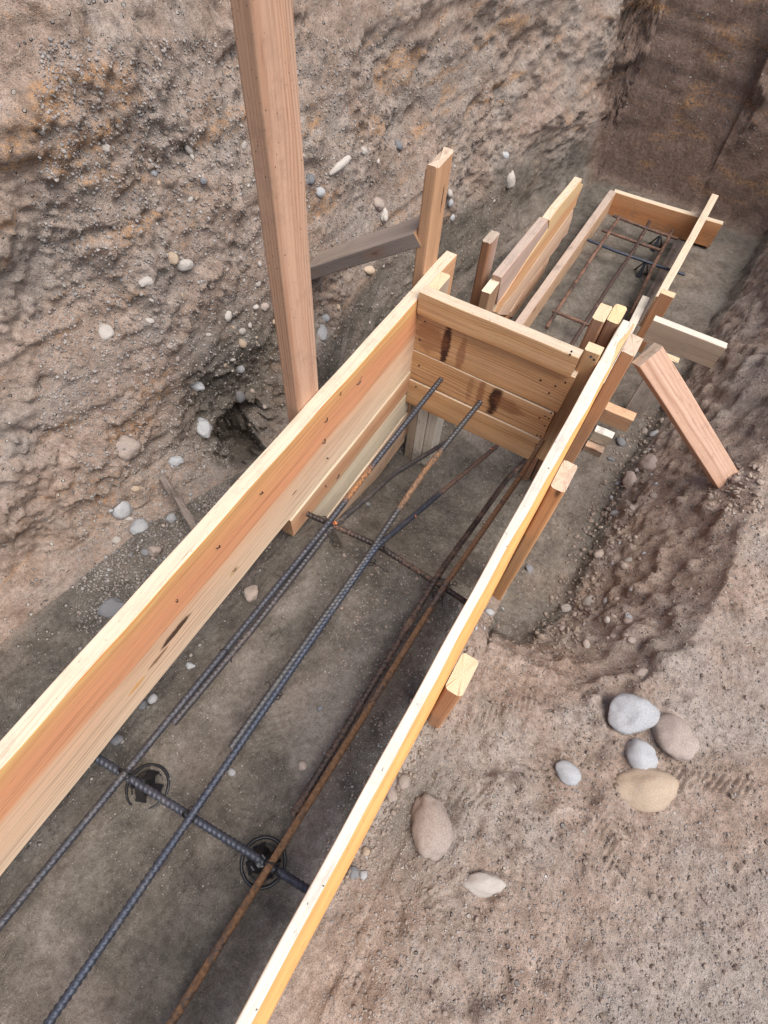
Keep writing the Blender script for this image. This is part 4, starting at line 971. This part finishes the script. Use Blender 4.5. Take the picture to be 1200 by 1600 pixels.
# tie wires
M_WIRE, _, wb = new_mat('black_tie_wire'); wb.inputs['Base Color'].default_value = (0.03, 0.027, 0.027, 1); wb.inputs['Metallic'].default_value = .6; wb.inputs['Roughness'].default_value = .5
def tube(name, paths, r, mat, seg=6, parent=None):
    VV = []; FF = []; c = 0
    for pts in paths:
        A = np.array(pts); n = len(A)
        D = np.gradient(A, axis=0); D /= np.linalg.norm(D, axis=1, keepdims=True) + 1e-9
        S = np.cross(D, [.13, .31, .94]); S /= np.linalg.norm(S, axis=1, keepdims=True) + 1e-9; U = np.cross(S, D)
        th = np.arange(seg) / seg * 2 * math.pi
        V = A[:, None] + (np.cos(th)[None, :, None] * S[:, None] + np.sin(th)[None, :, None] * U[:, None]) * r
        idx = np.arange(n * seg).reshape(n, seg) + c; nx = np.roll(idx, -1, 1)
        FF += np.stack([idx[:-1], nx[:-1], nx[1:], idx[1:]], -1).reshape(-1, 4).tolist()
        FF += [tuple(idx[0][::-1].tolist()), tuple(idx[-1].tolist())]
        VV.append(V.reshape(-1, 3)); c += n * seg
    return mesh_obj(name, np.concatenate(VV).tolist(), FF, mat, None, parent, smooth=True)
def wire_tie(p, dirv, label, w=.012, tail=(.02, .01, .012), group=None):
    p = Vector(p); d = Vector(dirv).normalized(); s_ = d.cross(Vector((0, 0, 1))).normalized()
    loops = []
    for k, ofs in enumerate((-.003, .002)):
        L = []
        for i in range(22):
            a = i / 21 * 2 * math.pi * .97
            L.append(tuple(p + d * (ofs + .006 * math.sin(a * 1.0 + k)) + s_ * (w * 1.25 * math.cos(a)) + Vector((0, 0, w * .85 * math.sin(a)))))
        loops.append(L)
    t = Vector(tail); e = p + s_ * w * 1.2
    T = []
    for i in range(26):
        u = i / 25; a = u * 22
        T.append(tuple(e + t * u + Vector((.0012 * math.cos(a), .0012 * math.sin(a), .003 * math.sin(u * 3.14)))))
    loops.append(T)
    hk = Vector(T[-1]); loops.append([tuple(hk + Vector((.006 * math.cos(a / 10 * 4) - .006, .006 * math.sin(a / 10 * 4), .002 * a / 10))) for a in range(11)])
    o = tube('tie_wire', loops, .0012, M_WIRE)
    tag(o, label, 'tie wire', group); return o
dY = (0, 1, 0)
for (u, v, lab, tl) in [(514, 818, 'looped tie wire at the orange kink of the left bars', (.02, .02, 0)), (505, 832, 'second tie wire loop round the left bar pair below the kink', (.03, -.015, 0)),
                        (592, 852, 'tie wire binding the middle bars to the rusty cross bar', (.02, -.01, .0)), (577, 876, 'tie wire with a curled tail on the middle bar pair', (.045, -.004, .0)),
                        (430, 1084, 'tie wire with a hooked tail left of the middle lap', (-.035, .008, 0)), (353, 1020, 'tie wire around the lower left bar lap', (.012, -.012, 0)),
                        (556, 1124, 'twisted tie wire around the rusty right bar lap', (-.02, -.012, 0)), (693, 910, 'tie wire where the right bars cross the rusty cross bar', (.02, .012, 0)),
                        (684, 930, 'tie wire loop hanging just below the right crossing', (.01, -.02, 0)), (195, 1207, 'tie wire at the near cross bar and left bar', (-.03, .0, 0)),
                        (295, 1275, 'tie wire at the near cross bar and middle bar', (-.01, .012, 0)), (423, 1352, 'tie wire at the near cross bar and rusty right bar', (.014, -.012, 0))]:
    wire_tie(Z(u, v, ZB + .002), dY, lab, tail=tl)

def blob(name, u, v, z, s, mat, label):
    me = stone_mesh(name, mat, 55, 3, .9, .3); o = bpy.data.objects.new(name, me); COL.objects.link(o)
    o.matrix_world = Matrix.Translation(at_z(u, v, z)) @ Matrix.Rotation(.7, 4, 'Z') @ Matrix.Diagonal((s, s * 1.4, s * .7, 1)); tag(o, label, 'rust flake')
blob('rust_flake', 523, 819, ZB - .002, .0075, M_CHIP, 'bright orange chipped flake on the kink of the left bar')
blob('rust_flake', 648, 806, -.385, .0045, M_CHIP, 'small orange flake on the middle bar bend')
blob('rust_flake', 768, 702, -.60, .0055, M_CHIP, 'small orange flake at the lower end of the middle bar')

# ------------------------------------------------------------------ plastic rebar chairs
M_PL, pnt, pb = new_mat('black_plastic'); ps_ = NT(pnt)
Pp = ps_.n('ShaderNodeTexCoord').outputs['Object']; pn1, _ = ps_.noise(Pp, 60, 5, .7)
ps_.l(ps_.mix(ps_.math('MULTIPLY', ps_.step(pn1, .55, .70), .25), (0.012, 0.012, 0.014), (0.16, 0.14, 0.12)), pb.inputs['Base Color']); pb.inputs['Roughness'].default_value = .33
def ring_path(c, r, n=48, wob=0): return [(c[0] + r * math.cos(6.2832 * k / n), c[1] + r * math.sin(6.2832 * k / n), c[2] + wob * math.sin(k * .7)) for k in range(n + 1)]
def chair(u, v, label, buried=0.0, rot=0.0):
    g = at_z(u, v, -.372); g.z = drop(g.x, g.y, -.31)
    t = thing('rebar_chair', g, label, 'rebar chair', 'plastic chairs under the near cross bar')
    c = (g.x, g.y, g.z + .004 - buried)
    tube('base_ring', [ring_path(c, .046)], .0036, M_PL, 8, t)
    tube('base_ring', [ring_path((c[0], c[1], c[2] + .001), .034)], .0016, M_PL, 6, t)
    H = .066 - buried
    hv = []; hf = []
    for i, (hr, hz) in enumerate(((.024, 0), (.020, .012), (.013, .030), (.010, H), (.004, H + .001))):
        hv += [(c[0] + hr * (1 + .25 * math.cos(3 * 6.2832 * j / 16)) * math.cos(6.2832 * j / 16), c[1] + hr * (1 + .25 * math.cos(3 * 6.2832 * j / 16)) * math.sin(6.2832 * j / 16), c[2] + hz) for j in range(16)]
    for i in range(4):
        hf += [(i * 16 + j, i * 16 + (j + 1) % 16, (i + 1) * 16 + (j + 1) % 16, (i + 1) * 16 + j) for j in range(16)]
    hf.append(tuple(range(64, 80)))
    mesh_obj('hub', hv, hf, M_PL, None, t)
    for k in range(4):          # four curved legs rising from the ring to a forked saddle
        a = rot + k * math.pi / 2; vs = []; fs = []
        ca, sa = math.cos(a), math.sin(a)
        for i in range(9):
            q = i / 8; rr = .026 * (1 - q) ** 1.6 + .009; z = c[2] + H * q; wd = .0085 * (1 - q) + .0045
            for (du, dn) in ((-wd, 0), (wd, 0), (wd, -.003), (-wd, -.003)):
                rad_ = rr + dn; vs.append((c[0] + ca * rad_ - sa * du, c[1] + sa * rad_ + ca * du, z))
        for i in range(8):
            for j in range(4): fs.append((i * 4 + j, i * 4 + (j + 1) % 4, (i + 1) * 4 + (j + 1) % 4, (i + 1) * 4 + j))
        fs += [(3, 2, 1, 0), (32, 33, 34, 35)]
        mesh_obj('leg', vs, fs, M_PL, None, t)
    for sgn in (-1, 1):
        vs = []; fs = []
        a = rot + .4
        for i in range(5):
            q = i / 4; off_ = sgn * (.010 + .004 * q); z = c[2] + H + .016 * q
            for (dx, dy) in ((-.003, -.008), (.003, -.008), (.003, .008), (-.003, .008)):
                px_, py_ = off_ + dx * (1 - .5 * q), dy * (1 - .4 * q)
                vs.append((c[0] + px_ * math.cos(a) - py_ * math.sin(a), c[1] + px_ * math.sin(a) + py_ * math.cos(a), z))
        for i in range(4):
            for j in range(4): fs.append((i * 4 + j, i * 4 + (j + 1) % 4, (i + 1) * 4 + (j + 1) % 4, (i + 1) * 4 + j))
        fs += [(3, 2, 1, 0), (16, 17, 18, 19)]
        mesh_obj('saddle_prong', vs, fs, M_PL, None, t)
    return t
chair(230, 1229, 'black plastic chair half filled with soil under the left end of the near cross bar', .006, .3)
chair(412, 1347, 'glossy black plastic chair under the rusty bar at the bottom', 0.0, .9)
def far_chair(u, v, label):
    g = at_z(u, v, -.70); g.z = drop(g.x, g.y, -.6)
    t = thing('rebar_chair', g, label, 'rebar chair', 'plastic chairs in the far form')
    for k in range(3):
        a = k * 2.094 + .5; vs = []; fs = []
        for i in range(6):
            q = i / 5; rr = .036 * (1 - q) + .006; wd = .013 * (1 - q * .6); z = g.z + .07 * q
            for (du, dn) in ((-wd, 0), (wd, 0), (wd, -.004), (-wd, -.004)):
                vs.append((g.x + math.cos(a) * (rr + dn) - math.sin(a) * du, g.y + math.sin(a) * (rr + dn) + math.cos(a) * du, z))
        for i in range(5):
            for j in range(4): fs.append((i * 4 + j, i * 4 + (j + 1) % 4, (i + 1) * 4 + (j + 1) % 4, (i + 1) * 4 + j))
        fs += [(3, 2, 1, 0), (20, 21, 22, 23)]
        mesh_obj('leg', vs, fs, M_PL, None, t)
far_chair(1004, 420, 'small black plastic chair below the bluish cross bar of the far form')
far_chair(1026, 380, 'small black plastic chair between the far cross bars')

# ------------------------------------------------------------------ muddy stick
s0, _ = hit(258, 752); s1 = at_z(312, 836, -.40)
W_MUD = wood('muddy_wood', flat((0.22, 0.18, 0.15)), 1.0, .5, 60, yh=.03, dirtcol=(.03, .026, .024))
stp = []
A = smooth_path([tuple(s0 + Vector((-.006, .0, .028))), tuple(s0.lerp(s1, .35) + Vector((0, 0, .02))), tuple(s1 + Vector((0, 0, .005)))], .006, .03)
vs = []; fs = []; n = len(A); D = np.gradient(A, axis=0); D /= np.linalg.norm(D, axis=1, keepdims=True)
S = np.cross(D, [0, 0, 1.]); S /= np.linalg.norm(S, axis=1, keepdims=True); U = np.cross(S, D)
for i in range(n):
    for k in range(12):
        a = 6.2832 * k / 12; rr = .0105 * (1 + .22 * math.sin(3 * a + i * .2) + random.uniform(-.08, .08)) * (1.0 if i > 1 else .8)
        p = A[i] + (S[i] * math.cos(a) + U[i] * math.sin(a)) * rr; vs.append(tuple(p))
for i in range(n - 1):
    for k in range(12): fs.append((i * 12 + k, i * 12 + (k + 1) % 12, (i + 1) * 12 + (k + 1) % 12, (i + 1) * 12 + k))
fs += [tuple(reversed(range(12))), tuple(range((n - 1) * 12, n * 12))]
tag(mesh_obj('muddy_stick', vs, fs, W_MUD), 'muddy broken stick lying in the gravel against the left form side', 'stick')
